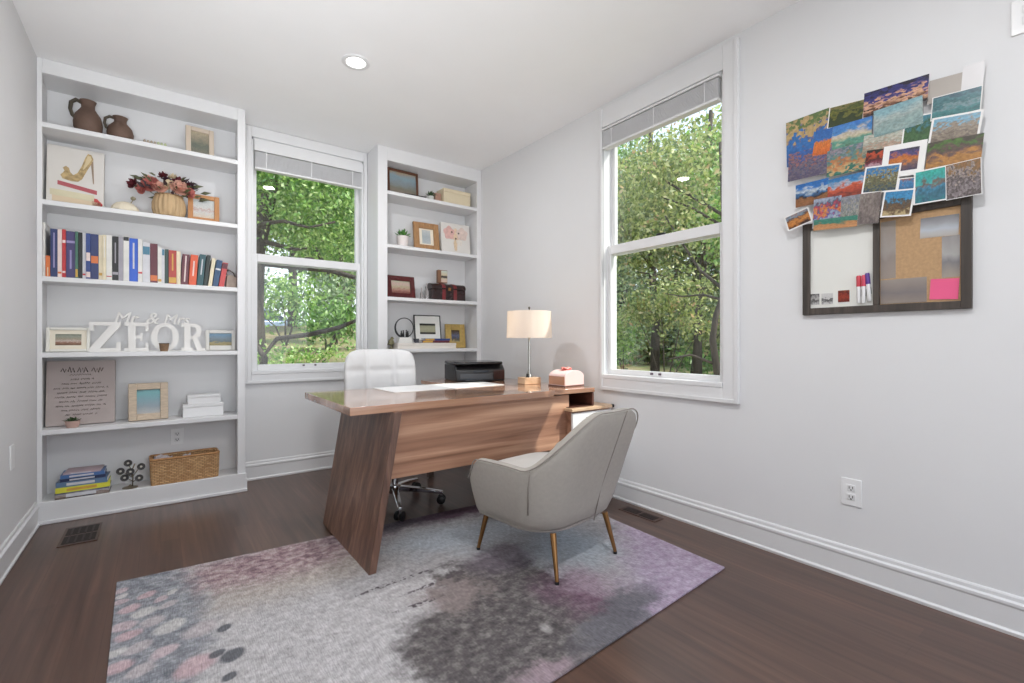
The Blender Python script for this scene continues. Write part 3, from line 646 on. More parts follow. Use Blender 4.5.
# ------------------------------------------------------------------ office chair
def make_office_chair():
    t = thing('office_chair', 'white tufted leather office chair on chrome casters behind the desk', 'office chair', (1.200, 2.875, 0.0092), R(176))
    LEA = M('white_leather', (0.66, 0.66, 0.66, 1), 0.4, 0.015, 30, bump=0.05, bscale=200)
    # local +y is the way the sitter faces
    def pad(nm, w, h, th, cols, rows, mx, corner):
        nx, nz = 40, 36; b = B(); F = []; K = []
        for j in range(nz + 1):
            v = j / nz * 2 - 1; F.append([]); K.append([])
            for i in range(nx + 1):
                u = i / nx * 2 - 1
                # superellipse mapping of the square
                uu = u * (1 - corner * v ** 4 * abs(u) ** 3 * 0.6); vv = v * (1 - corner * u ** 4 * abs(v) ** 3 * 0.6)
                edge = max(abs(u), abs(v)); puff = (1 - edge ** 6)
                g = min([abs(u - q) for q in cols] + [abs(v - q) * h / w for q in rows]); g = min(1, g / 0.13)
                dep = th * (0.35 + 0.65 * puff) * (0.62 + 0.38 * math.sqrt(g)) 
                bow = 0.05 * u * u
                F[-1].append(b.bm.verts.new((uu * w, dep * 0.5 + bow, vv * h))); K[-1].append(b.bm.verts.new((uu * w, -th * 0.5 * (0.35 + 0.65 * puff) + bow, vv * h)))
        for j in range(nz):
            for i in range(nx):
                b.bm.faces.new((F[j][i], F[j][i + 1], F[j + 1][i + 1], F[j + 1][i])); b.bm.faces.new((K[j][i], K[j + 1][i], K[j + 1][i + 1], K[j][i + 1]))
        for i in range(nx):
            b.bm.faces.new((F[0][i], K[0][i], K[0][i + 1], F[0][i + 1])); b.bm.faces.new((F[nz][i], F[nz][i + 1], K[nz][i + 1], K[nz][i]))
        for j in range(nz):
            b.bm.faces.new((F[j][0], F[j + 1][0], K[j + 1][0], K[j][0])); b.bm.faces.new((F[j][nx], K[j][nx], K[j + 1][nx], F[j + 1][nx]))
        b.xf(mx); return b.build(nm, LEA, t, world=False, smooth=True)
    pad('backrest', 0.245, 0.255, 0.10, (-0.38, 0.40), (0.42, -0.25), Matrix.Translation((0.0, -0.31, 0.732)) @ Matrix.Rotation(R(7), 4, 'X'), 0.22)
    pad('seat', 0.245, 0.235, 0.11, (-0.38, 0.40), (-0.3, 0.3), Matrix.Translation((0, -0.02, 0.46)) @ Matrix.Rotation(R(90), 4, 'X') @ Matrix.Scale(-1, 4, (0, 0, 1)), 0.4)
    b = B(); b.box(-0.05, 0.05, -0.32, -0.28, 0.40, 0.62); b.box(-0.05, 0.05, -0.30, 0.0, 0.385, 0.405); b.build('back_bracket', CHROME, t, world=False, bevel=0.004)
    b = B(); b.lathe([(0.026, 0.085), (0.026, 0.26), (0.016, 0.262), (0.016, 0.405), (0.06, 0.407), (0.06, 0.42)], 0, 0, 0, 16); b.build('gas_column', CHROME, t, world=False, smooth=50)
    hub = B(); hub.lathe([(0.036, 0.075), (0.042, 0.082), (0.042, 0.125), (0.03, 0.132)], 0, 0, 0, 20); base = hub.build('star_base', CHROME, t, world=False, smooth=50)
    for k in range(5):
        a = R(-106.7 - 176 + 72 * k)
        ca, sa = math.cos(a), math.sin(a); rr = 0.30
        b = B(); b.loft([[(r * ca + w * -sa * sx, r * sa + w * ca * sx, z + hz * sz) for sx, sz in ((-1, -1), (1, -1), (1, 1), (-1, 1))] for r, w, z, hz in ((0.03, 0.021, 0.103, 0.016), (0.18, 0.017, 0.090, 0.013), (rr + 0.012, 0.013, 0.072, 0.010))])
        b.build('base_arm', CHROME, base, world=False, bevel=0.004)
        cx, cy = rr * ca, rr * sa
        ax = Vector((-sa, ca, 0)) if k % 2 else Vector((math.cos(a + 0.9), math.sin(a + 0.9), 0))
        b = B(); b.tube([(cx, cy, 0.07), (cx, cy, 0.045)], 0.007, 8)
        cpos = Vector((cx, cy, 0.028))
        b.tube([cpos - ax * 0.008, cpos + ax * 0.008], 0.012, 12)
        cs = b.build('caster', CHROME, t, world=False, smooth=50)
        for sgn in (-1, 1):
            p = cpos + ax * 0.017 * sgn
            b = B(); b.tube([p - ax * 0.009, p - ax * 0.006, p + ax * 0.006, p + ax * 0.009], [0.024, 0.0275, 0.0275, 0.022], 20); b.build('wheel', BLACK, cs, world=False, smooth=50)
make_office_chair()

# ------------------------------------------------------------------ framed pictures and canvases
def frame(label, cat, name, cx, yfront, z, w, h, bw, dep, fmat, pmat, matw=0.0, mmat=None, rz=0.0, lean=0.0, bot=None, easel=True, group=None, matv=None):
    """standing frame; its face looks towards -Y before turning by rz and leaning back"""
    t = thing(name, label, cat, (cx, yfront, z + 0.0006 + dep * math.sin(R(lean))), rz, group)
    Lm = Matrix.Rotation(R(-lean), 4, 'X')
    b = B(); bb = bot if bot is not None else bw
    b.box(-w / 2, -w / 2 + bw, 0, dep, 0, h, Lm); b.box(w / 2 - bw, w / 2, 0, dep, 0, h, Lm); b.box(-w / 2 + bw, w / 2 - bw, 0, dep, h - bw, h, Lm); b.box(-w / 2 + bw, w / 2 - bw, 0, dep, 0, bb, Lm)
    b.build('frame', fmat, t, world=False, bevel=min(0.003, bw * 0.2))
    b = B(); b.box(-w / 2 + bw * 0.8, w / 2 - bw * 0.8, dep * 0.55, dep * 0.9, bb * 0.8, h - bw * 0.8, Lm); b.build('backing_board' if not mmat else 'mat_board', mmat or M('backing', c(196, 190, 180), 0.7), t, world=False)
    x = w / 2 - bw - matw; mv = matw if matv is None else matv; b = B(); b.box(-x, x, dep * 0.5, dep * 0.545, bb + mv, h - bw - mv, Lm); b.build('picture', pmat, t, world=False)
    if easel and lean:
        k = math.sin(R(lean)) * h * 0.6
        top = Lm @ Vector((0, dep, h * 0.62)); b = B()
        b.loft([[(-0.018, top.y, top.z), (0.018, top.y, top.z), (0.018, top.y + 0.003, top.z), (-0.018, top.y + 0.003, top.z)], [(-0.025, top.y + h * 0.16, -dep * math.sin(R(lean))), (0.025, top.y + h * 0.16, -dep * math.sin(R(lean))), (0.025, top.y + h * 0.16 + 0.003, -dep * math.sin(R(lean))), (-0.025, top.y + h * 0.16 + 0.003, -dep * math.sin(R(lean)))]])
        b.build('easel_stand', BLACK, t, world=False)
    return t
DARKWOOD = M('dark_brown_wood', c(96, 62, 44), 0.4, 0.15, 20, stretch=(1, 1, 8))
CHERRY = M('cherry_red', c(82, 24, 24), 0.25, 0.15, 15)
OAKF = M('oak_frame', c(186, 132, 84), 0.45, 0.12, 25, stretch=(8, 1, 1))
BARN = M('barn_wood', c(164, 124, 84), 0.65, 0.2, 20, stretch=(6, 1, 1))
WASHED = M('washed_wood', c(200, 182, 160), 0.7, 0.14, 30, stretch=(1, 1, 6))
CREAM = M('cream_card', c(232, 224, 206), 0.6, 0.03)
GOLDF = M('gold_frame', c(196, 166, 98), 0.4, 0.12, 40, metal=0.4)
SILV = M('pale_frame', c(206, 190, 172), 0.35, 0.06)
z1, z2, z3, z4, z5, z6 = 2.317, 1.870, 1.427, 0.986, 0.537, 0.1135
# left bookcase
frame('pale tan photo frame with a green-grey picture on the top shelf', 'picture frame', 'framed_picture', 0.220, 3.90, z1, 0.165, 0.215, 0.030, 0.022, SILV, pic('pic_green', [(0.0, c(140, 136, 120)), (0.4, c(112, 118, 106)), (0.8, c(168, 158, 136)), (1, c(190, 176, 150))]), rz=R(4), lean=6)
frame('oak frame with a printed verse leaning beside the flower basket', 'picture frame', 'framed_picture', 0.238, 3.868, z2, 0.182, 0.190, 0.030, 0.022, OAKF, pic('pic_verse', [(0.0, c(222, 206, 186)), (0.35, c(214, 214, 212)), (0.45, c(204, 176, 168)), (0.55, c(216, 216, 212)), (1, c(206, 214, 214))], 0.3, 6), rz=R(-3), lean=7)
frame('wide white frame with a wedding group photo at the left end of the shelf', 'picture frame', 'framed_picture', -0.448, 3.880, z4, 0.196, 0.148, 0.016, 0.018, M('frame_white', c(228, 226, 218), 0.4, 0.03), pic('pic_group', [(0.0, c(112, 72, 50)), (0.22, c(160, 120, 96)), (0.38, c(212, 190, 178)), (0.55, c(170, 160, 140)), (0.8, c(160, 166, 150)), (1, c(120, 126, 110))], 0.2, 9, 0.4), 0.024, CREAM, lean=7)
frame('small silvery frame with a seaside photo at the right end of the sign shelf', 'picture frame', 'framed_picture', 0.338, 3.880, z4, 0.178, 0.142, 0.022, 0.018, M('frame_silver', c(214, 212, 206), 0.35, 0.05), pic('pic_sea', [(0.0, c(140, 126, 84)), (0.2, c(170, 156, 104)), (0.35, c(100, 116, 122)), (0.6, c(124, 142, 152)), (0.85, c(112, 150, 178)), (1, c(132, 168, 190))], 0.25, 5), rz=R(-4), lean=8, bot=0.034)
frame('distressed whitewashed wood frame with a teal picture between plaque and boxes', 'picture frame', 'framed_picture', -0.062, 3.870, z5, 0.206, 0.240, 0.042, 0.025, WASHED, pic('pic_teal', [(0.0, c(186, 184, 182)), (0.3, c(140, 156, 164)), (0.6, c(120, 160, 170)), (0.9, c(104, 168, 172)), (1, c(70, 110, 112))], 0.1, 3, 0.15), rz=R(3), lean=8)
# right bookcase
frame('brown wooden frame with a dim landscape at the top of the narrow bookcase', 'picture frame', 'framed_picture', 1.715, 3.895, z1, 0.292, 0.240, 0.020, 0.020, DARKWOOD, pic('pic_dusk', [(0.0, c(140, 124, 116)), (0.25, c(128, 124, 108)), (0.55, c(136, 148, 152)), (0.75, c(136, 160, 172)), (1, c(168, 150, 128))], 0.2, 3, 0.15), rz=R(2), lean=4)
frame('rustic brown wood frame with a small white-matted picture', 'picture frame', 'framed_picture', 1.935, 3.875, z2, 0.245, 0.258, 0.052, 0.025, BARN, pic('pic_pale', [(0.0, c(196, 202, 204)), (0.5, c(176, 186, 190)), (1, c(206, 210, 208))], 0.3, 4), 0.030, CREAM, rz=R(-3), lean=8, matv=0.014)
frame('dark cherry-red frame with a pale group photo on the third narrow shelf', 'picture frame', 'framed_picture', 1.695, 3.885, z3, 0.268, 0.200, 0.044, 0.022, CHERRY, pic('pic_people', [(0.0, c(120, 56, 48)), (0.3, c(176, 130, 116)), (0.55, c(190, 180, 150)), (0.75, c(206, 178, 168)), (1, c(190, 186, 160))], 0.3, 8, 0.35), rz=R(3), lean=10)
frame('thin black frame around a white mat with a small banknote-like print', 'picture frame', 'framed_picture', 1.970, 3.922, 1.0385, 0.262, 0.255, 0.008, 0.014, BLACK, pic('pic_note', [(0.0, c(40, 40, 34)), (0.17, c(44, 42, 36)), (0.2, c(160, 160, 132)), (0.5, c(176, 174, 146)), (0.8, c(156, 156, 130)), (0.83, c(38, 36, 32)), (1, c(38, 36, 32))], 0.02, 8, 0.3), 0.046, M('mat_white', c(228, 228, 222), 0.7, 0.02), rz=R(-3), lean=8, easel=False, matv=0.070)
frame('gold frame with a small photo of two people at the end of the lowest shelf', 'picture frame', 'framed_picture', 2.280, 3.955, z4, 0.204, 0.230, 0.058, 0.022, GOLDF, pic('pic_couple', [(0.0, c(190, 176, 120)), (0.3, c(80, 76, 84)), (0.5, c(110, 118, 150)), (0.75, c(90, 78, 70)), (1, c(84, 64, 44))], 0.35, 6, 0.4), rz=R(-4), lean=8)

def canvas(name, label, cat, cx, y, z, w, h, mat_, dep=0.03, rz=0.0, lean=5):
    t = thing(name, label, cat, (cx, y, z + 0.0006 + dep * math.sin(R(lean))), rz); Lm = Matrix.Rotation(R(-lean), 4, 'X')
    B().box(-w / 2, w / 2, 0, dep, 0, h, Lm).build('stretched_canvas', mat_, t, world=False, bevel=0.002)
    return t, Lm
# shoe print
CW = M('canvas_white', c(218, 214, 208), 0.7, 0.02)
t, Lm = canvas('canvas_print', 'white canvas print of a gold high heel on a stack of books', 'wall art', -0.418, 3.910, z2, 0.262, 0.372, CW, lean=6)
def dec(poly, mat_, nm, y=-0.0015):
    b = B(); b.prism(poly, 'Y', y, y + 0.001); b.xf(Lm); return b.build(nm, mat_, t, world=False)
for (x0, x1, za, zb, sk, col, nm) in ((-0.105, 0.115, 0.012, 0.052, 0.008, c(220, 200, 170), 'tan'), (-0.115, 0.085, 0.054, 0.092, 0.006, c(214, 206, 176), 'olive'), (-0.082, 0.098, 0.110, 0.136, 0.017, c(178, 92, 98), 'rose')):
    dec([(x0, za + sk), (x1, za - sk), (x1, zb - sk), (x0, zb + sk)], M('print_' + nm, col, 0.7, 0.06), 'printed_book')
dec([(0.072, 0.02), (0.118, 0.012), (0.126, 0.034), (0.10, 0.066), (0.076, 0.07)], M('print_red', c(190, 76, 74), 0.7, 0.15, 40), 'printed_rose')
dec([(-0.070, 0.190), (-0.060, 0.168), (-0.020, 0.158), (0.010, 0.160), (0.028, 0.180), (0.050, 0.238), (0.070, 0.286), (0.080, 0.318), (0.070, 0.345), (0.054, 0.350), (0.042, 0.322), (0.024, 0.258), (0.006, 0.215), (-0.012, 0.198), (-0.026, 0.214), (-0.032, 0.240), (-0.046, 0.250), (-0.060, 0.236), (-0.052, 0.220), (-0.058, 0.206)], M('print_gold', c(176, 152, 108), 0.5, 0.35, 45), 'printed_shoe')
dec([(0.052, 0.335), (0.066, 0.337), (0.072, 0.316), (0.060, 0.290), (0.040, 0.250), (0.030, 0.240)], M('print_insole', c(214, 196, 156), 0.5, 0.1), 'printed_insole', -0.0022)
dec([(0.068, 0.285), (0.079, 0.310), (0.084, 0.160), (0.079, 0.160)], M('print_heel', c(150, 130, 110), 0.5, 0.1), 'printed_heel')
# floral animal canvas on the narrow bookcase
t, Lm = canvas('canvas_print', 'white canvas with a pastel pink floral elephant face', 'wall art', 2.232, 3.870, z2, 0.300, 0.290, CW, rz=R(-3), lean=6)
for (px, pz_, rx, rz_, col) in ((-0.068, 0.195, 0.055, 0.062, c(214, 172, 164)), (0.066, 0.195, 0.058, 0.060, c(216, 196, 186)), (0.0, 0.185, 0.042, 0.055, c(222, 196, 166)), (-0.006, 0.085, 0.018, 0.06, c(214, 190, 160)), (0.035, 0.11, 0.03, 0.03, c(222, 214, 204))):
    dec([(px + rx * math.cos(a) * (1 + 0.12 * math.sin(5 * a)), pz_ + rz_ * math.sin(a) * (1 + 0.12 * math.sin(5 * a))) for a in [2 * math.pi * k / 24 for k in range(24)]], M('print_petal', col, 0.7, 0.12, 40), 'printed_petals', -0.0015 - 0.0002 * abs(px))
for (px, pz_) in ((-0.002, 0.146), (-0.04, 0.205), (0.03, 0.20)):
    dec([(px + 0.009 * math.cos(a), pz_ + 0.009 * math.sin(a)) for a in [R(30 * k) for k in range(12)]], M('print_dark', c(96, 84, 78), 0.7), 'printed_eye', -0.0026)
# lettered plaque: a heading and rows of small handwriting
t, Lm = canvas('lettered_plaque', 'taupe plaque with dark handwritten lettering leaning in the bookcase', 'wall plaque', -0.392, 3.905, z5, 0.318, 0.392, M('plaque_taupe', c(178, 166, 162), 0.7, 0.06, 6), 0.035, lean=6)
INK = M('ink', c(66, 56, 54), 0.7)
rnd = random.Random(3)
def scribble(x0, x1, zc, amp, r, step):
    p = []; x = x0; k = 0
    while x < x1 or k < 3: p.append((x, -0.0012, zc + amp * (rnd.random() * 0.7 + 0.3) * (1 if k % 2 else -1))); x += step * (0.7 + 0.6 * rnd.random()); k += 1
    return p
b = B()
for a0, a1 in ((-0.095, -0.03), (-0.02, 0.035), (0.045, 0.105)): b.tube(scribble(a0, a1, 0.335, 0.019, 0, 0.008), 0.0027, 4)
b.tube(scribble(-0.055, 0.05, 0.305, 0.006, 0, 0.006), 0.0013, 4)
for i in range(9):
    zc = 0.278 - i * 0.027
    wd = (0.05, 0.09, 0.125, 0.11, 0.12, 0.10, 0.115, 0.09, 0.07)[i]; x = -wd
    while x < wd:
        l = 0.02 + 0.035 * rnd.random(); b.tube(scribble(x, min(x + l, wd), zc, 0.0062, 0, 0.0042), 0.0014, 4); x += l + 0.009
b.xf(Lm); b.build('lettering', INK, t, world=False)

# ------------------------------------------------------------------ name sign
SIGNW = M('sign_white', c(232, 230, 226), 0.5, 0.02)
t = thing('name_sign', 'large white freestanding letter sign reading Mr & Mrs ZEOR', 'sign', (-0.057, 3.89, z4 + 0.0005))
def letters():
    hh = 0.186; y0, y1 = -0.012, 0.012
    def L_(polys, x, w, ring=None):
        b = B()
        for i, p in enumerate(polys): b.prism([(x + u * w, v * hh) for u, v in p], 'Y', y0 + 0.0004 * i, y1 - 0.0004 * i)
        if ring:
            for (cu, cv, ru, rv, tu, tv, a0, a1) in ring:
                n = 28
                for k in range(n):
                    A = R(a0 + (a1 - a0) * k / n); C_ = R(a0 + (a1 - a0) * (k + 1) / n)
                    q = [(x + (cu + ru * math.cos(A)) * w, (cv + rv * math.sin(A)) * hh), (x + (cu + ru * math.cos(C_)) * w, (cv + rv * math.sin(C_)) * hh), (x + (cu + (ru - tu) * math.cos(C_)) * w, (cv + (rv - tv) * math.sin(C_)) * hh), (x + (cu + (ru - tu) * math.cos(A)) * w, (cv + (rv - tv) * math.sin(A)) * hh)]
                    b.prism(q, 'Y', y0 + 0.0031, y1 - 0.0031)
        b.build('letter', SIGNW, t, world=False, smooth=30)
    def rc(u0, u1, v0, v1): return [(u0, v0), (u1, v0), (u1, v1), (u0, v1)]
    L_([rc(0, 1, .88, 1), rc(0, .14, .70, .88), rc(0, 1, 0, .12), rc(.86, 1, .12, .32), [(.0, .12), (.34, .12), (1, .88), (.66, .88)]], -0.296, 0.150)
    L_([rc(0, 1, .88, 1), rc(.86, 1, .70, .88), rc(0, 1, 0, .12), rc(.86, 1, .12, .30), rc(.16, .46, .12, .88), rc(.46, .72, .45, .56), rc(.64, .74, .36, .65)], -0.128, 0.122)
    L_([], 0.006, 0.150, [(.5, .5, .5, .5, .22, .12, 0, 360)])
    L_([rc(0, .56, .88, 1), rc(0, .52, 0, .12), rc(.13, .40, .12, .88), rc(.40, .58, .44, .55), [(.48, .46), (.72, .46), (.98, .0), (.70, .0)], rc(.70, 1.06, 0, .10)], 0.168, 0.128, [(.54, .72, .36, .28, .24, .13, -90, 90)])
    b = B(); b.box(-0.296, 0.302, -0.012, 0.012, -0.0004, 0.004); b.build('foot_rail', SIGNW, t, world=False)
letters()
def text_mesh(body, size, ext, shear, mat_, parent, loc, name='letter', rot=(R(90), 0, 0)):
    cu = bpy.data.curves.new(name, 'FONT'); cu.body = body; cu.size = size; cu.extrude = ext; cu.shear = shear; cu.bevel_depth = 0.0016; cu.bevel_resolution = 0; cu.align_x = 'CENTER'; cu.resolution_u = 3
    tmp = bpy.data.objects.new('tmp_text', cu); COL.objects.link(tmp)
    me = bpy.data.meshes.new_from_object(tmp.evaluated_get(bpy.context.evaluated_depsgraph_get()))
    bpy.data.objects.remove(tmp); bpy.data.curves.remove(cu)
    o = bpy.data.objects.new(name, me); COL.objects.link(o); me.materials.clear(); me.materials.append(mat_); o.parent = parent; o.location = loc; o.rotation_euler = rot
    return o
for body, x, sz in (('Mr', -0.125, 0.100), ('&', 0.008, 0.105), ('Mrs', 0.140, 0.092)):
    text_mesh(body, sz, 0.004, 0.25, SIGNW, t, (x, 0.0, 0.180), 'script_word')

# ------------------------------------------------------------------ books
def book(label, x, w, h, mat_, d=0.165, yf=3.815, z=z3, tilt=0.0, band=None, group='books standing in a row'):
    t = thing('book', label, 'book', (x + w / 2, yf + d / 2, z + 0.0005), 0, group)
    t.rotation_euler = (0, tilt, 0)
    w_ = w - 0.0012
    b = B(); b.box(-w_ / 2, -w_ / 2 + 0.0018, -d / 2, d / 2, 0, h); b.box(w_ / 2 - 0.0018, w_ / 2, -d / 2, d / 2, 0, h); b.box(-w_ / 2 + 0.0018, w_ / 2 - 0.0018, -d / 2, -d / 2 + 0.0022, 0, h)
    b.build('cover', mat_, t, world=False)
    B().box(-w_ / 2 + 0.0018, w_ / 2 - 0.0018, -d / 2 + 0.0022, d / 2 - 0.004, 0.003, h - 0.003).build('pages', PAPER, t, world=False)
    if band:
        b = B()
        for (f0, f1) in band[0]:
            hw = w_ * 0.5 - 0.0012 if f1 - f0 < 0.26 else w_ * 0.10
            b.box(-hw, hw, -d / 2 - 0.0006, -d / 2, h * f0, h * f1)
        b.build('spine_band', band[1], t, world=False)
    return t
bm_ = {k: M('book_' + k, v, 0.4, 0.08, 20) for k, v in dict(white=c(222, 220, 214), navy=c(44, 56, 104), pink=c(226, 206, 200), red=c(186, 50, 54), purple=c(68, 60, 108), green=c(62, 106, 88), black=c(28, 28, 30), blue=c(44, 66, 128), cream=c(222, 210, 180), grey=c(160, 156, 164), royal=c(44, 94, 200), teal=c(72, 124, 148), maroon=c(98, 42, 54), dgreen=c(48, 72, 66), brick=c(172, 62, 52), orange=c(216, 88, 48), dteal=c(40, 82, 88), ink=c(32, 44, 40), slate=c(40, 74, 110), coral=c(196, 72, 72), orangeband=c(214, 116, 60), silver=c(206, 206, 210), gold=c(204, 160, 72), lav=c(150, 140, 184)).items()}
S = lambda f0, f1: ((f0, f1),)
BK = [('white paperback at the far left end of the book row', 'white', .314, None), ('small orange and cream pamphlet beside the leftmost white book', 'orangeband', .124, (S(.05, .45), 'cream')),
 ('tall navy hardback, third from the left', 'navy', .285, (S(.2, .92), 'lav')), ('white and pink slim book between navy and red spines', 'pink', .284, (S(.08, .12), 'orangeband')),
 ('red hardback leftmost of the red spines', 'red', .287, (((.10, .14), (.72, .78)), 'pink')), ('wide purple textbook with pale lettering', 'purple', .280, (((.2, .6), (.75, .8)), 'lav')),
 ('green book with a yellow foot beside the purple textbook', 'green', .281, (S(.03, .2), 'gold')), ('thin black book right of the green one', 'black', .278, None),
 ('thin white book between black and blue spines', 'silver', .278, (S(.08, .12), 'red')), ('blue book with a pale patch low on the spine', 'blue', .277, (((.04, .16), (.40, .58)), 'pink')),
 ('navy book with an orange block on its spine', 'navy', .276, (S(.36, .52), 'orangeband')), ('cream book right of the navy and orange one', 'cream', .275, (S(.1, .16), 'gold')),
 ('second slim cream book, paler, with a tan foot', 'cream', .278, (S(.5, .95), 'white')), ('plain white book left of the wide black spine', 'white', .280, (S(.08, .1), 'red')),
 ('wide black hardback in the middle of the row', 'black', .277, (((.14, .2), (.4, .86)), 'grey')), ('grey hardback right of the wide black one', 'grey', .275, None),
 ('white book with a black top band left of the bright blue one', 'white', .284, (S(.9, .985), 'black')), ('bright royal blue hardback', 'royal', .275, (((.3, .9),), 'silver')),
 ('white book right of the bright royal blue one', 'white', .274, (S(.2, .24), 'red')), ('white book with a teal block near its top', 'silver', .257, (S(.7, .9), 'teal')),
 ('wide maroon hardback with a tan foot', 'maroon', .255, (S(.06, .2), 'orangeband')), ('white book right of the wide maroon one', 'white', .235, (S(.05, .12), 'gold')),
 ('slim pale book with a teal top', 'silver', .225, (S(.82, .99), 'teal')), ('slim dark green book left of the brick red one', 'dgreen', .227, None),
 ('brick red book with a gold foot', 'brick', .222, (((.04, .2), (.4, .9)), 'gold')), ('pale cream book right of the brick red one', 'cream', .220, None),
 ('maroon book with a dark stripe left of the orange one', 'maroon', .205, (S(.1, .95), 'pink')), ('orange paperback left of the dark teal book', 'orange', .204, (S(.3, .8), 'pink')),
 ('dark teal book with pale lettering leaning slightly', 'dteal', .213, (S(.35, .85), 'silver')), ('black-green book leaning against the dark teal one', 'ink', .213, None),
 ('cream book leaning near the right end of the row', 'cream', .194, None), ('slate blue book leaning near the right end', 'slate', .185, (S(.62, .68), 'silver')), ('coral red book leaning last in the row', 'coral', .171, (S(.75, .97), 'maroon'))]
WD = [.015, .020, .032, .019, .017, .041, .014, .018, .016, .022, .036, .019, .017, .028, .031, .023, .029, .044, .023, .038, .040, .021, .016, .021, .042, .023, .040, .043, .036, .023, .022, .034, .032]
x = -0.5535; DD = [.172, .150, .168, .160, .165, .170, .155, .16]
for i, ((lab, mk, h, bd), w) in enumerate(zip(BK, WD)):
    tilt = 0.0 if i < 26 else R((0, 0, 3, 3.5, 4, 5, 5.5, 5.5)[i - 26 + 0] if i - 26 < 8 else 5)
    if i >= 28: tilt = R((5, 5.5, 7, 8.5, 9)[i - 28])
    if i in (26, 27): tilt = R((3, 3.5)[i - 26])
    book(lab, x, w, h, bm_[mk], DD[i % 8], 3.822 + 0.004 * (i % 3), z3 + math.sin(tilt) * w * 0.5, tilt, (bd[0], bm_[bd[1]]) if bd else None)
    x += w * 0.992 + (0.0 if i < 26 else 0.003)
t = thing('bookend', 'taupe stone and wire bookend at the right end of the book row', 'bookend', (0.403, 3.87, z3 + 0.0005))
b = B(); b.prism([(-0.038, 0), (0.028, 0), (0.028, 0.07), (0.005, 0.088), (-0.030, 0.088)], 'Y', -0.035, 0.035); b.build('stone_block', M('stone', c(158, 142, 130), 0.7, 0.15, 25), t, world=False, bevel=0.004)
b = B(); b.tube([(-0.034, -0.03, 0.09), (-0.04, -0.03, 0.115), (-0.02, -0.03, 0.125), (0.008, -0.03, 0.105), (0.018, -0.03, 0.08)], 0.004, 8); b.ball(-0.03, -0.03, 0.122, 0.010); b.build('wire_figure', M('wire_dark', c(70, 54, 52), 0.4), t, world=False, smooth=True)

# flat books on the base shelf
ST = [('book at the bottom of the floor-level stack, patterned cover', 0.245, 0.165, 0.038, 'bnw', 0), ('bright yellow book in the floor-level stack', 0.245, 0.165, 0.030, 'yellow', 2), ('steel blue book above the yellow one in the stack', 0.232, 0.16, 0.030, 'steel', -2), ('dark navy book in the upper half of the floor-level stack', 0.205, 0.15, 0.018, 'dnavy', 2), ('mid blue book second from the top of the floor-level stack', 0.200, 0.15, 0.020, 'mblue', 0), ('thin pink and navy booklet topmost of the floor-level stack', 0.170, 0.14, 0.010, 'pk', -4)]
sm_ = dict(bnw=pic('book_pattern', [(0, c(60, 56, 60)), (0.4, c(150, 130, 120)), (0.6, c(190, 186, 190)), (1, c(70, 64, 100))], 0.6, 4), yellow=M('book_yellow', c(214, 210, 64), 0.45, 0.08), steel=M('book_steel', c(96, 122, 152), 0.45, 0.15), dnavy=M('book_dnavy', c(34, 44, 80), 0.4, 0.1), mblue=M('book_mblue', c(72, 108, 160), 0.4, 0.2), pk=M('book_pk', c(182, 160, 166), 0.5, 0.15))
z = z6 + 0.0006
for lab, w, d, h, k, rz in ST:
    t = thing('book', lab, 'book', (-0.378, 3.915, z), R(rz), 'books lying in the floor-level stack')
    b = B(); b.box(-w / 2, w / 2, -d / 2, d / 2, 0, 0.002); b.box(-w / 2, w / 2, -d / 2, d / 2, h - 0.002, h); b.box(-w / 2, w / 2, -d / 2, -d / 2 + 0.002, 0.002, h - 0.002); b.build('cover', sm_[k], t, world=False)
    B().box(-w / 2 + 0.003, w / 2 - 0.003, -d / 2 + 0.002, d / 2 - 0.003, 0.002, h - 0.002).build('pages', PAPER, t, world=False)
    B().box(-w * 0.3, w * 0.25, -d / 2 - 0.0006, -d / 2, h * 0.25, h * 0.75).build('spine_band', bm_['silver' if k != 'yellow' else 'gold'], t, world=False)
    z += h + 0.0006
# flat books under the thin black frame
z = 1.0385
for lab, w, h, k, cx in (('brown and red book lying flat on the long white box', 0.275, 0.020, 'maroon', 2.005), ('blue-covered book on top of the flat brown one', 0.26, 0.018, 'blue', 2.02)):
    t = thing('book', lab, 'book', (cx, 3.882, z), 0, 'books lying on the white box')
    d = 0.072
    b = B(); b.box(-w / 2, w / 2, -d / 2, d / 2, 0, 0.002); b.box(-w / 2, w / 2, -d / 2, d / 2, h - 0.002, h); b.box(-w / 2, w / 2, -d / 2, -d / 2 + 0.002, 0.002, h - 0.002); b.build('cover', bm_[k], t, world=False)
    B().box(-w / 2 + 0.002, w / 2 - 0.002, -d / 2 + 0.002, d / 2 - 0.002, 0.002, h - 0.002).build('pages', PAPER, t, world=False)
    B().box(-w * 0.47, -w * 0.12, -d / 2 - 0.0006, -d / 2, h * 0.1, h * 0.9).build('spine_band', bm_['gold'], t, world=False)
    z += h + 0.0005

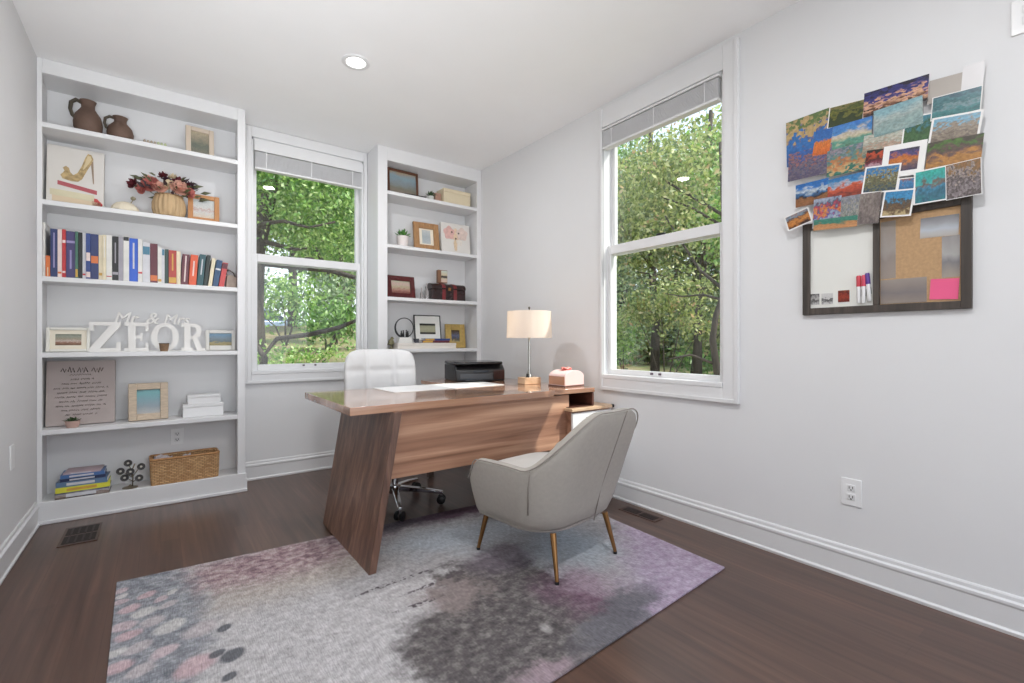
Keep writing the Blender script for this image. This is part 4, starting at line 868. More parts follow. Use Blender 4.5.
# ------------------------------------------------------------------ jugs, basket of flowers, ornaments
CLAY = M('brown_clay', c(104, 82, 70), 0.7, 0.22, 9, bump=0.25, bscale=40)
def jug(label, cx, cy, z, r, h, rz):
    t = thing('clay_jug', label, 'jug', (cx, cy, z + 0.0005), rz)
    k = h / 0.2
    prof = [(r * 0.62, 0), (r * 0.80, 0.012 * k), (r * 0.97, 0.045 * k), (r, 0.075 * k), (r * 0.88, 0.115 * k), (r * 0.58, 0.145 * k), (r * 0.46, 0.158 * k), (r * 0.47, 0.178 * k), (r * 0.58, 0.198 * k), (r * 0.52, 0.200 * k), (r * 0.42, 0.180 * k), (r * 0.40, 0.155 * k)]
    b = B(); b.lathe(prof, 0, 0, 0, 28); b.build('body', CLAY, t, world=False, smooth=True)
    b = B(); b.tube([(-r * 0.44, 0, 0.186 * k), (-r * 0.80, 0, 0.196 * k), (-r * 1.12, 0, 0.178 * k), (-r * 1.18, 0, 0.140 * k), (-r * 1.04, 0, 0.108 * k), (-r * 0.86, 0, 0.098 * k)], [0.010 * k, 0.0105 * k, 0.010 * k, 0.009 * k, 0.009 * k, 0.010 * k], 10); b.build('handle', M('clay_handle', c(78, 70, 58), 0.7, 0.2, 12), t, world=False, smooth=True)
jug('larger brown clay jug with a loop handle on the top shelf', -0.361, 3.915, z1, 0.070, 0.222, R(-5))
jug('smaller brown clay jug beside the larger one on the top shelf', -0.207, 3.915, z1, 0.068, 0.165, R(-12))
t = thing('bead_garland', 'small row of tan and green wooden beads on the top shelf', 'ornament', (-0.03, 3.87, z1 + 0.0005))
for i in range(7):
    b = B(); b.ball(-0.054 + i * 0.018, 0.003 * (i % 2), 0.022, 0.0085, 0.0085, 0.0215); b.build('bead', M('bead_tan', c(178, 164, 146), 0.5) if i < 4 else M('bead_green', c(190, 200, 158), 0.5), t, world=False, smooth=True)
# cream shell ornament
t = thing('shell_ornament', 'cream shell-shaped ornament left of the flower basket', 'ornament', (-0.182, 3.872, z2 + 0.0005))
b = B(); n = 28
for lv, (rr, zz) in enumerate(()): pass
b.loft([[(rr * math.cos(a) * (1 + 0.08 * math.sin(9 * a)), 0.55 * rr * math.sin(a) * (1 + 0.08 * math.sin(9 * a)), zz) for a in [2 * math.pi * k / n for k in range(n)]] for rr, zz in ((0.050, 0), (0.070, 0.012), (0.064, 0.034), (0.044, 0.055), (0.016, 0.066))])
b.build('shell', M('shell_cream', c(222, 212, 190), 0.6, 0.06, 30), t, world=False, smooth=True)
b = B(); b.tube([(0.028, -0.005, 0.058), (0.036, -0.008, 0.075), (0.040, -0.01, 0.086)], 0.003, 6); b.ball(0.041, -0.012, 0.092, 0.014, 0.01, 0.013); b.build('flower_knob', M('knob_olive', c(140, 132, 108), 0.6, 0.2, 60), t, world=False, smooth=True)
# ribbed flower pot
t = thing('ribbed_basket', 'round tan ribbed basket holding the flower arrangement', 'basket', (0.045, 3.905, z2 + 0.0005))
b = B(); n = 120
b.loft([[(rr * (1 + 0.035 * math.cos(20 * a)) * math.cos(a), rr * (1 + 0.035 * math.cos(20 * a)) * math.sin(a), zz) for a in [2 * math.pi * k / n for k in range(n)]] for rr, zz in ((0.062, 0), (0.080, 0.015), (0.091, 0.055), (0.090, 0.10), (0.080, 0.135), (0.074, 0.150), (0.068, 0.150), (0.066, 0.12), (0.02, 0.118))])
b.build('basket_body', M('basket_tan', c(190, 162, 124), 0.7, 0.12, 40, stretch=(1, 1, 0.2)), t, world=False, smooth=True)
b = B(); b.ring([(0.075 * math.cos(a), 0.075 * math.sin(a), 0.150) for a in [2 * math.pi * k / 32 for k in range(32)]], 0.005); b.build('rim', M('basket_rim', c(164, 134, 98), 0.7, 0.1), t, world=False, smooth=True)
t = thing('flower_arrangement', 'silk flowers in dusty rose, burgundy and cream spilling from the ribbed basket', 'flowers', (0.045, 3.905, z2 + 0.1195))
rf = random.Random(11)
PET = {k: M('petal_' + k, v, 0.7, 0.15, 60) for k, v in dict(rose=c(190, 112, 104), blush=c(214, 166, 148), burg=c(98, 34, 44), plum=c(74, 40, 58), cream=c(222, 206, 176)).items()}
LEAFG = M('silk_leaf', c(82, 84, 54), 0.6, 0.25, 30); LEAFD = M('silk_leaf_dark', c(62, 44, 48), 0.6, 0.2, 30)
def flower(px, py, pz_, r, mat_, dirv, kind='rose'):
    r *= 1.3; pz_ -= 0.014; b = B(); q = Vector(dirv).normalized().to_track_quat('Z', 'Y').to_matrix().to_4x4(); mx = Matrix.Translation((px, py, pz_)) @ q
    layers = ((5, 1.0, 0.5), (5, 0.72, 0.95), (4, 0.45, 1.25)) if kind == 'rose' else ((7, 1.0, 0.25), (6, 0.6, 0.7))
    for li, (n, s, lift) in enumerate(layers):
        for k in range(n):
            a = 2 * math.pi * (k + 0.5 * (li % 2)) / n + rf.random() * 0.2
            ca, sa = math.cos(a), math.sin(a); w = r * s * (0.75 if kind == 'rose' else 0.4)
            def P(u, v): # u outwards 0..1, v across -1..1
                rad = r * s * u; hgt = r * (lift * u * u * 0.6 + 0.12 * li) - abs(v) ** 2 * r * -0.12 * u
                return mx @ Vector((rad * ca - v * w * sa * math.sin(math.pi * min(1, 0.15 + u * 0.8)), rad * sa + v * w * ca * math.sin(math.pi * min(1, 0.15 + u * 0.8)), hgt))
            g = [[b.bm.verts.new(P(u, v)) for v in (-1, -0.4, 0.4, 1)] for u in (0.05, 0.4, 0.75, 1.0)]
            for i in range(3):
                for j in range(3): b.bm.faces.new((g[i][j], g[i][j + 1], g[i + 1][j + 1], g[i + 1][j]))
    b.build('flower', mat_, t, world=False, smooth=True)
for a in ((-0.092, -0.04, 0.085, 0.046, 'rose', (-0.4, -1, 0.5)), (-0.05, -0.055, 0.075, 0.034, 'blush', (0, -1, 0.5)), (0.052, -0.05, 0.088, 0.046, 'blush', (0.2, -1, 0.5)), (-0.180, -0.02, 0.085, 0.030, 'burg', (-1, -0.6, 0.4)), (-0.135, -0.03, 0.062, 0.030, 'rose', (-1, -0.7, 0.0)), (0.085, -0.01, 0.115, 0.034, 'burg', (0.3, -0.7, 0.8)), (0.055, -0.035, 0.130, 0.034, 'burg', (0.1, -0.8, 0.8)), (0.0, -0.04, 0.110, 0.028, 'cream', (0, -1, 0.6)), (-0.018, -0.045, 0.090, 0.026, 'cream', (-0.2, -1, 0.6)), (-0.015, 0.0, 0.155, 0.026, 'plum', (0, -0.6, 1)), (0.022, 0.0, 0.17, 0.024, 'cream', (0, -0.5, 1)), (0.12, -0.02, 0.135, 0.028, 'plum', (1, -0.7, 0.8)), (-0.10, 0.0, 0.12, 0.032, 'blush', (-0.4, -0.6, 0.9)), (0.105, -0.045, 0.075, 0.03, 'rose', (0.8, -1, 0.3)), (-0.03, -0.02, 0.165, 0.025, 'burg', (-0.5, -0.5, 1))):
    flower(*a[:4], PET[a[4]], a[5], 'rose' if a[4] != 'plum' else 'daisy')
for k in range(46):
    a = rf.uniform(0, 2 * math.pi); rr = rf.uniform(0.05, 0.15); px, py, pz_ = rr * math.cos(a) * 1.2, rr * math.sin(a) * 0.5 - 0.02, rf.uniform(0.02, 0.14)
    d = Vector((math.cos(a) * 1.3, math.sin(a) * 0.4 - 0.3, rf.uniform(-0.2, 0.9))).normalized(); sd = d.cross(Vector((0, -1, 0.3))).normalized(); l = rf.uniform(0.045, 0.075)
    p = Vector((px, py, pz_)); b = B(); vs = [b.bm.verts.new(q) for q in (p, p + d * l * 0.4 + sd * l * 0.2, p + d * l, p + d * l * 0.4 - sd * l * 0.2)]; mid = b.bm.verts.new(p + d * l * 0.45 + Vector((0, -0.005, 0.004)))
    for i in range(4): b.bm.faces.new((vs[i], vs[(i + 1) % 4], mid))
    b.build('leaf', LEAFG if k % 3 else LEAFD, t, world=False)
b = B()
for (px, pz_) in ((-0.1, 0.08), (0.05, 0.08), (-0.17, 0.08), (0.1, 0.12), (0.0, 0.16), (0.16, 0.10), (0.04, 0.17)): b.tube([(px * 0.2, 0, 0.0), (px * 0.7, -0.01, pz_ * 0.7), (px, -0.02, pz_)], 0.002, 5)
b.build('stems', LEAFG, t, world=False)

# small pots
def succulent(label, cx, cy, z, pr, ph, pmat, lr, lh, n, gmat, name='potted_succulent'):
    t = thing(name, label, 'potted plant', (cx, cy, z + 0.0005))
    b = B(); b.lathe([(pr * 0.78, 0), (pr * 0.95, ph * 0.45), (pr, ph), (pr * 0.86, ph), (pr * 0.82, ph * 0.85), (0.002, ph * 0.84)], 0, 0, 0, 20); b.build('pot', pmat, t, world=False, smooth=50)
    b = B()
    for k in range(n):
        a = 2.4 * k; f = (k + 0.5) / n; rr = lr * (0.35 + 0.65 * f); up = lh * (1.15 - 0.75 * f)
        d = Vector((math.cos(a), math.sin(a), 0)); sd = Vector((-math.sin(a), math.cos(a), 0)); p0 = Vector((0, 0, ph * 0.82)) + d * pr * 0.25 * f; wd = lr * 0.20
        rings = []
        for u, wf in ((0, 0.5), (0.35, 1.0), (0.7, 0.75), (1.0, 0.08)):
            c_ = p0 + d * rr * u + Vector((0, 0, up * (u ** 0.8))); rings.append([c_ + sd * wd * wf, c_ + Vector((0, 0, wd * 0.35 * wf)), c_ - sd * wd * wf, c_ - Vector((0, 0, wd * 0.35 * wf))])
        b.loft(rings)
    b.build('leaves', gmat, t, world=False, smooth=True)
    return t
GRN = M('succulent_green', c(84, 136, 62), 0.5, 0.3, 40); GRND = M('succulent_dark', c(64, 84, 52), 0.5, 0.25, 40)
t = thing('clay_cup', 'tiny brown clay pot in front of the letter O', 'pot', (0.018, 3.815, z4 + 0.0005))
b = B(); b.lathe([(0.020, 0), (0.024, 0.02), (0.027, 0.05), (0.023, 0.05), (0.019, 0.012), (0.002, 0.010)], 0, 0, 0, 20); b.build('cup', M('cup_brown', c(138, 110, 84), 0.7, 0.25, 40), t, world=False, smooth=50)
b = B(); b.ring([(0.0255 * math.cos(a), 0.0255 * math.sin(a), 0.050) for a in [2 * math.pi * k / 24 for k in range(24)]], 0.003); b.build('rim', M('cup_rim', c(96, 78, 62), 0.7, 0.2), t, world=False, smooth=True)
succulent('small succulent in a blush pot in front of the lettered plaque', -0.422, 3.828, z5, 0.034, 0.040, M('pot_blush', c(196, 164, 152), 0.6, 0.06), 0.042, 0.028, 18, GRND)
succulent('tiny green plant in a pale pot on the top narrow shelf', 1.968, 3.880, z1, 0.030, 0.050, M('pot_pale', c(206, 206, 200), 0.5), 0.052, 0.055, 22, GRND)
succulent('bright green succulent in a square white pot beside the rustic frame', 1.690, 3.865, z2, 0.052, 0.095, M('pot_white', c(224, 216, 212), 0.5, 0.03), 0.075, 0.075, 22, GRN)

# ------------------------------------------------------------------ boxes and baskets
def lid_box(label, cx, cy, z, w, d, h, mat_, lid=0.3, rz=0, grp=None):
    t = thing('storage_box', label, 'box', (cx, cy, z + 0.0005), rz, grp)
    B().box(-w / 2 + 0.002, w / 2 - 0.002, -d / 2 + 0.002, d / 2 - 0.002, 0, h * (1 - lid)).build('box_body', mat_, t, world=False, bevel=0.002)
    B().box(-w / 2, w / 2, -d / 2, d / 2, h * (1 - lid) + 0.001, h).build('lid', mat_, t, world=False, bevel=0.002)
BXW = M('box_white', (0.80, 0.80, 0.80, 1), 0.45, 0.01)
lid_box('larger white box, lower of the two stacked boxes', 0.236, 3.925, z5, 0.236, 0.130, 0.086, BXW, 0.25)
lid_box('smaller white box on top of the larger white box', 0.241, 3.925, z5 + 0.0868, 0.194, 0.11, 0.060, BXW, 0.3)
lid_box('cream lidded box at the top right of the narrow bookcase', 2.235, 3.93, z1, 0.290, 0.145, 0.150, M('box_cream', c(222, 208, 178), 0.6, 0.04), 0.22)
lid_box('small brown-pink wooden box left of the cream lidded box', 2.052, 3.945, z1, 0.062, 0.10, 0.100, M('box_rosewood', c(176, 138, 120), 0.5, 0.08), 0.25)
lid_box('long flat white box lying on the lowest narrow shelf', 1.913, 3.885, z4, 0.575, 0.130, 0.050, M('box_ivory', c(228, 222, 214), 0.5, 0.02), 0.4)
def wicker():
    t = thing('wicker_basket', 'rectangular brown woven basket on the base shelf', 'basket', (0.134, 3.925, z6 + 0.0005), R(1.5))
    m, nt, b_ = new_mat('wicker'); tc = N(nt, 'ShaderNodeTexCoord')
    br = N(nt, 'ShaderNodeTexBrick'); br.offset = 0.5; br.inputs['Scale'].default_value = 1; br.inputs['Brick Width'].default_value = 0.026; br.inputs['Row Height'].default_value = 0.0105; br.inputs['Mortar Size'].default_value = 0.0016; br.inputs['Mortar Smooth'].default_value = 1.0
    br.inputs['Color1'].default_value = c(222, 180, 130); br.inputs['Color2'].default_value = c(188, 142, 96); br.inputs['Mortar'].default_value = c(96, 62, 38)
    mp = N(nt, 'ShaderNodeMapping'); mp.inputs['Rotation'].default_value = (R(90), 0, 0); nt.links.new(tc.outputs['Object'], mp.inputs[0]); nt.links.new(mp.outputs[0], br.inputs['Vector'])
    nt.links.new(br.outputs['Color'], b_.inputs['Base Color']); b_.inputs['Roughness'].default_value = 0.7
    bp = N(nt, 'ShaderNodeBump'); bp.inputs['Distance'].default_value = 0.006; bp.inputs['Strength'].default_value = 1.0; bp.invert = True; nt.links.new(br.outputs['Fac'], bp.inputs['Height']); nt.links.new(bp.outputs[0], b_.inputs['Normal'])
    w, d, h, th = 0.188, 0.082, 0.165, 0.010
    def rr(x, y, r, n=5): return [(sx * (x - r) + r * math.cos(a), sy * (y - r) + r * math.sin(a)) for sx, sy, a0 in ((1, 1, 0), (-1, 1, 90), (-1, -1, 180), (1, -1, 270)) for a in [R(a0 + 90 * k / n) for k in range(n + 1)]]
    b = B(); L_ = []
    for x_, y_, z_ in ((w, d, 0), (w + 0.004, d + 0.003, h * 0.5), (w + 0.006, d + 0.004, h), (w - th, d - th, h), (w - th, d - th, 0.01)): L_.append([(px, py, z_) for px, py in rr(x_, y_, 0.02)])
    b.loft(L_); b.build('basket_body', m, t, world=False, smooth=60)
    b = B(); b.ring([(px, py, h) for px, py in rr(w + 0.001, d, 0.02)], 0.0075); b.build('rim', M('wicker_rim', c(178, 132, 86), 0.7, 0.2, 60), t, world=False, smooth=True)
wicker()
for lab, x, y, zz, w, d, rx, ry in (('crumpled white paper sticking up in the wicker basket', 0.015, 3.915, 0.275, 0.10, 0.07, 14, 8), ('folded printed leaflet beside the paper in the wicker basket', 0.125, 3.925, 0.262, 0.085, 0.08, -8, -14)):
    t = thing('paper', lab, 'paper', (x, y, zz))
    b = B(); g = [[(w * (i / 6 - 0.5), d * (j / 5 - 0.5), 0.012 * math.sin(i * 1.3 + j) + 0.006 * math.cos(2.1 * j)) for i in range(7)] for j in range(6)]
    V = [[b.bm.verts.new(p) for p in r_] for r_ in g]
    for j in range(5):
        for i in range(6): b.bm.faces.new((V[j][i], V[j][i + 1], V[j + 1][i + 1], V[j + 1][i]))
    r_ = bmesh.ops.extrude_face_region(b.bm, geom=b.bm.faces[:]); bmesh.ops.translate(b.bm, verts=[v for v in r_['geom'] if isinstance(v, bmesh.types.BMVert)], vec=(0, 0, -0.09))
    b.xf(Matrix.Rotation(R(rx), 4, 'X') @ Matrix.Rotation(R(ry), 4, 'Y')); b.build('sheets', M('leaflet', c(216, 206, 208), 0.6, 0.15, 30), t, world=False, smooth=30)
# metal candle tree
t = thing('candle_tree', 'metal branching ornament with small dark round cups on the base shelf', 'ornament', (-0.157, 3.885, z6 + 0.0005))
TIN = M('tin_bronze', c(128, 116, 96), 0.35, 0.2, 40, metal=0.7)
b = B(); b.lathe([(0.040, 0), (0.040, 0.004), (0.01, 0.010), (0.005, 0.02)], 0, 0, 0, 20); b.build('base', TIN, t, world=False, smooth=50)
cups = [(-0.010, -0.01, 0.160), (-0.047, -0.015, 0.115), (0.002, -0.03, 0.108), (0.056, -0.01, 0.128), (-0.026, -0.03, 0.074), (0.046, -0.025, 0.060)]
b = B(); b.tube([(0.012, 0, 0.01), (0.014, 0, 0.06), (0.010, 0, 0.115), (0.024, 0, 0.150)], 0.0035, 8)
for x, y, zz in cups: b.tube([(0.013, 0, zz * 0.55), (x * 0.6 + 0.004, y * 0.6, zz * 0.85), (x, y + 0.012, zz)], 0.0025, 6)
b.build('branches', TIN, t, world=False, smooth=True)
for x, y, zz in cups:
    mx = Matrix.Translation((x, y, zz)) @ Matrix.Rotation(R(75), 4, 'X')
    b = B(); b.lathe([(0.002, -0.012), (0.019, -0.011), (0.0215, 0.0), (0.0215, 0.006), (0.0185, 0.006), (0.0165, -0.003), (0.002, -0.004)], 0, 0, 0, 18); b.xf(mx); cu = b.build('cup', M('cup_dark', c(52, 48, 46), 0.45, 0.2, metal=0.3), t, world=False, smooth=40)
    b = B(); b.lathe([(0.001, 0.001), (0.0065, 0.0), (0.0065, -0.003), (0.001, -0.0035)], 0, 0, 0, 12); b.xf(mx); b.build('wax', M('wax', c(182, 176, 166), 0.5), cu, world=False, smooth=40)

# ------------------------------------------------------------------ narrow bookcase ornaments
t = thing('tray', 'long black tray lying in front of the brown frame', 'tray', (1.79, 3.835, z1 + 0.0005), R(-4))
b = B(); b.box(-0.10, 0.10, -0.02, 0.02, 0, 0.004); b.box(-0.10, 0.10, -0.02, -0.016, 0.004, 0.016); b.box(-0.10, 0.10, 0.016, 0.02, 0.004, 0.016); b.box(-0.10, -0.096, -0.016, 0.016, 0.004, 0.016); b.box(0.096, 0.10, -0.016, 0.016, 0.004, 0.016); b.build('tray_body', M('tray_black', c(38, 32, 28), 0.4), t, world=False, bevel=0.001)
def bottle(label, cx, cy, z, r, h, name='glass_bottle'):
    t = thing(name, label, 'bottle', (cx, cy, z + 0.0005))
    m, nt, b_ = new_mat('clear_bottle'); b_.inputs['Base Color'].default_value = c(232, 226, 224); b_.inputs['Transmission Weight'].default_value = 0.75; b_.inputs['Roughness'].default_value = 0.08
    b = B(); b.lathe([(r * 0.9, 0), (r, 0.006), (r, h * 0.5), (r * 0.45, h * 0.68), (r * 0.32, h * 0.75), (r * 0.32, h * 0.94)], 0, 0, 0, 16); b.build('bottle_body', m, t, world=False, smooth=60)
    b = B(); b.lathe([(r * 0.42, h * 0.94), (r * 0.42, h), (0.001, h)], 0, 0, 0, 12); b.build('stopper', M('stopper', c(186, 176, 172), 0.4), t, world=False, smooth=60)
bottle('small clear glass bottle beside the cherry-red frame', 1.878, 3.88, z3, 0.015, 0.105)
bottle('taller clear glass bottle touching the red trunk', 1.925, 3.875, z3, 0.020, 0.145)
def trunk():
    t = thing('wooden_chest', 'dark red lacquered chest with straps on the third narrow shelf', 'chest', (2.135, 3.905, z3 + 0.0005), R(-2))
    LAC = M('lacquer_dark', c(42, 22, 22), 0.25, 0.3, 12); STR = M('strap_red', c(112, 34, 38), 0.3, 0.15, 20)
    w, d, h = 0.170, 0.075, 0.100
    B().box(-w, w, -d, d, 0, h).build('chest_body', LAC, t, world=False, bevel=0.005)
    arch = [(-d - 0.003, h + 0.001), (d + 0.003, h + 0.001)] + [((d + 0.003) * math.cos(a), h + 0.012 + 0.045 * math.sin(a)) for a in [R(15 * k) for k in range(1, 12)]]
    B().prism(arch, 'X', -w - 0.003, w + 0.003).build('lid', LAC, t, world=False, bevel=0.003)
    for x in (-0.055, 0.060):
        b = B(); b.box(x - 0.017, x + 0.017, -d - 0.005, -d, 0.0, h); ar = [((d + 0.006) * math.cos(a), h + 0.012 + 0.049 * math.sin(a)) for a in [R(15 * k) for k in range(0, 13)]]
        b.prism(ar, 'X', x - 0.017, x + 0.017); b.build('strap', STR, t, world=False, bevel=0.002)
    B().box(-0.012, 0.012, -d - 0.009, -d - 0.004, h - 0.012, h + 0.016).build('latch', BRASS, t, world=False, bevel=0.002)
trunk()
t = thing('photo_block', 'small brown upright block with a pale picture standing on the red chest', 'picture frame', (2.098, 3.905, z3 + 0.1645), R(-2))
B().box(-0.050, 0.046, -0.018, 0.018, 0, 0.120).build('block', M('block_brown', c(126, 90, 66), 0.5, 0.12, 20), t, world=False, bevel=0.002)
B().box(-0.018, 0.044, -0.0195, -0.018, 0.008, 0.114).build('picture', pic('pic_block', [(0, c(214, 186, 174)), (0.3, c(206, 190, 168)), (0.42, c(30, 26, 24)), (0.52, c(60, 50, 44)), (0.62, c(214, 200, 168)), (1, c(206, 214, 206))], 0.06, 5, 0.1), t, world=False)
# ring sculpture
t = thing('ring_sculpture', 'black ring sculpture with tiny figures on a white block', 'ornament', (1.713, 3.880, 1.0385))
b = B(); b.prism([(-0.066, 0), (0.066, 0), (0.055, 0.048), (-0.055, 0.048)], 'Y', -0.03, 0.03); b.build('base', M('plinth_white', c(226, 224, 220), 0.5, 0.03), t, world=False, bevel=0.003)
b = B(); cz = 0.132; rr = 0.085; n = 48
L_ = []
for k in range(n):
    a = 2 * math.pi * k / n; thick = 0.0042 + 0.0048 * max(0, math.cos(a - R(215))) 
    L_.append([(math.cos(a) * (rr + math.cos(q) * thick), math.sin(q) * thick * 1.2, cz + math.sin(a) * (rr + math.cos(q) * thick)) for q in [2 * math.pi * j / 8 for j in range(8)]])
V = [[b.bm.verts.new(p) for p in r_] for r_ in L_]
for k in range(n):
    for j in range(8): b.bm.faces.new((V[k][j], V[(k + 1) % n][j], V[(k + 1) % n][(j + 1) % 8], V[k][(j + 1) % 8]))
b.build('ring', BLACK, t, world=False, smooth=True)
for x, h in ((-0.028, 0.052), (-0.010, 0.060), (0.020, 0.062), (0.032, 0.048)):
    b = B(); zb = cz - math.sqrt(rr * rr - x * x) + 0.002; b.lathe([(0.008, 0), (0.0095, h * 0.35), (0.006, h * 0.72), (0.003, h * 0.78)], x, 0, zb, 10); b.ball(x, 0, zb + h * 0.9, 0.0062); b.build('figure', BLACK, t, world=False, smooth=True)
t = thing('ceramic_bird', 'small olive bird ornament at the left end of the lowest narrow shelf', 'ornament', (1.600, 3.90, z4 + 0.0005), R(20))
b = B(); b.lathe([(0.018, 0), (0.022, 0.006), (0.008, 0.016), (0.008, 0.03)], 0, 0, 0, 14); b.ball(0, 0, 0.056, 0.028, 0.020, 0.030); b.ball(0.012, 0, 0.090, 0.015, 0.013, 0.014); b.tube([(0.024, 0, 0.090), (0.036, 0, 0.088)], [0.005, 0.001], 8); b.tube([(-0.020, 0, 0.05), (-0.040, 0, 0.036)], [0.012, 0.004], 8)
b.build('bird_body', M('olive_glaze', c(128, 124, 92), 0.4, 0.3, 40), t, world=False, smooth=True)
t = thing('dark_bowl', 'small dark patterned bowl between the ring sculpture and flat books', 'bowl', (1.822, 3.872, 1.0385))
b = B(); b.lathe([(0.014, 0), (0.022, 0.012), (0.026, 0.034), (0.022, 0.034), (0.018, 0.014), (0.002, 0.010)], 0, 0, 0, 20); b.build('bowl_body', M('bowl_dark', c(70, 72, 82), 0.4, 0.4, 60), t, world=False, smooth=50)
b = B(); b.ring([(0.0245 * math.cos(a), 0.0245 * math.sin(a), 0.034) for a in [2 * math.pi * k / 24 for k in range(24)]], 0.003); b.build('rim', BLACK, t, world=False, smooth=True)

# ------------------------------------------------------------------ memo board on the right wall
FR = wood('board_frame_wood', c(48, 42, 38), c(68, 60, 54), c(90, 80, 72), 'Z', 0.55, 2.0)
t = thing('memo_board', 'dark wood framed memo board, half whiteboard half cork, on the right wall', 'memo board', (XR, 0.678, 1.174))
xb = XR - 0.0005; xf = XR - 0.022
by0, by1, bz0, bz1 = 0.388, 0.968, 1.174, 1.600
b = B(); fw = 0.031
b.box(xf, xb, by0, by0 + fw, bz0, bz1).box(xf, xb, by1 - fw, by1, bz0, bz1).box(xf, xb, by0 + fw, by1 - fw, bz0, bz0 + fw).box(xf, xb, by0 + fw, by1 - fw, bz1 - fw, bz1).box(xf, xb, 0.671, 0.694, bz0 + fw, bz1 - fw)
b.build('frame', FR, t, bevel=0.002)
B().box(xb - 0.010, xb - 0.001, 0.694, by1 - fw, bz0 + fw, bz1 - fw).build('whiteboard', M('whiteboard', c(226, 226, 220), 0.2, 0.01), t)
B().box(xb - 0.010, xb - 0.001, by0 + fw, 0.671, bz0 + fw, bz1 - fw).build('cork', M('cork', c(184, 150, 112), 0.9, 0.1, 90, bump=0.2, bscale=300), t)
xs = xb - 0.0105
def sheet(name, label, cat, yc, zc, w, h, rot, mat_, xoff, th=0.0008, group=None, border=None):
    """flat sheet on the right wall facing the room; local x runs along the wall to the right as seen"""
    t = thing(name, label, cat, (xoff, yc, zc), 0, group)
    mx = Matrix.Rotation(R(-90), 4, 'Z') @ Matrix.Rotation(R(-rot), 4, 'Y')
    t.rotation_euler = mx.to_euler()
    if border:
        B().box(-w / 2, w / 2, 0, th * 0.55, -h / 2, h / 2).build('paper', PAPER, t, world=False)
        B().box(-w / 2 + border, w / 2 - border, -th * 0.3, 0, -h / 2 + border, h / 2 - border).build('print', mat_, t, world=False)
    else:
        B().box(-w / 2, w / 2, 0, th * 0.55, -h / 2, h / 2).build('paper', PAPER, t, world=False)
        B().box(-w / 2, w / 2, -th * 0.3, 0, -h / 2, h / 2).build('print', mat_, t, world=False)
    return t
# blurred grey notes and the pink sticky note on the cork
gl = [(0, c(150, 138, 128)), (0.35, c(140, 130, 124)), (0.5, c(154, 146, 140)), (0.8, c(144, 134, 126)), (1, c(152, 142, 132))]
sheet('paper_note', 'grey note pinned along the left side of the cork', 'note', 0.6435, 1.433, 0.051, 0.240, 0, pic('note_a', gl, 0.2, 2, 0.0), xs - 0.0004)
sheet('paper_note', 'grey note along the bottom of the cork, left of the pink sticky note', 'note', 0.594, 1.258, 0.150, 0.100, 0, pic('note_b', [(0, c(144, 132, 122)), (0.4, c(122, 114, 114)), (0.7, c(138, 128, 122)), (1, c(150, 140, 132))], 0.2, 2, 0.0), xs - 0.0012)
sheet('paper_note', 'pale grey note at the top right of the cork', 'note', 0.482, 1.500, 0.114, 0.080, -2, pic('note_c', [(0, c(176, 168, 158)), (0.4, c(178, 184, 192)), (0.7, c(150, 150, 154)), (1, c(120, 120, 122))], 0.2, 2, 0.0), xs - 0.0004)
sheet('paper_note', 'tall grey note at the right edge of the cork above the sticky note', 'note', 0.448, 1.378, 0.052, 0.160, 0, pic('note_d', [(0, c(160, 150, 138)), (0.35, c(124, 122, 124)), (0.6, c(168, 166, 164)), (1, c(144, 140, 138))], 0.2, 2, 0.0), xs - 0.0004)
sheet('sticky_note', 'bright pink sticky note at the bottom right of the memo board', 'sticky note', 0.467, 1.254, 0.084, 0.080, -3, M('sticky_pink', c(232, 96, 140), 0.7, 0.03), xs - 0.0022)
# whiteboard magnets and markers
xw = xb - 0.0105
sheet('photo_magnet', 'small black and white photo magnet, leftmost at the whiteboard foot', 'magnet', 0.918, 1.246, 0.036, 0.050, 0, pic('mag_a', [(0, c(200, 198, 196)), (0.4, c(70, 68, 68)), (0.6, c(190, 188, 186)), (1, c(60, 58, 58))], 0.5, 6), xw - 0.001, 0.002)
sheet('photo_magnet', 'white photo magnet with dark figures, between two others on the whiteboard', 'magnet', 0.868, 1.245, 0.046, 0.050, 0, pic('mag_b', [(0, c(216, 214, 212)), (0.45, c(60, 58, 58)), (0.55, c(214, 212, 210)), (1, c(220, 218, 216))], 0.5, 6), xw - 0.001, 0.002)
sheet('photo_magnet', 'dark red photo magnet on the whiteboard', 'magnet', 0.803, 1.252, 0.044, 0.052, 0, pic('mag_c', [(0, c(110, 36, 24)), (0.5, c(168, 60, 36)), (0.8, c(96, 30, 24)), (1, c(150, 70, 40))], 0.5, 6), xw - 0.001, 0.002)
def marker(label, y, z, mat_, tilt):
    t = thing('dry_erase_marker', label, 'marker', (xw - 0.011, y, z)); t.rotation_euler = (R(tilt), 0, 0)
    b = B(); b.lathe([(0.0055, 0), (0.0075, 0.003), (0.0075, 0.072)], 0, 0, 0, 14); b.build('barrel', WHITE, t, world=False, smooth=50)
    b = B(); b.lathe([(0.0085, 0.0722), (0.0085, 0.116), (0.006, 0.120)], 0, 0, 0, 14); b.build('cap', mat_, t, world=False, smooth=50)
    b = B(); b.box(0.002, 0.0105, -0.007, 0.007, 0.03, 0.06); b.build('magnet', BLACK, t, world=False)
marker('red dry erase marker, left of the pair on the whiteboard', 0.744, 1.216, M('marker_red', c(196, 62, 76), 0.4), 0)
marker('pink-red dry erase marker touching the red one on the whiteboard', 0.727, 1.216, M('marker_pink', c(206, 74, 96), 0.4), 1)
marker('purple dry erase marker on the whiteboard beside the cork', 0.705, 1.224, M('marker_purple', c(84, 52, 132), 0.4), -4)

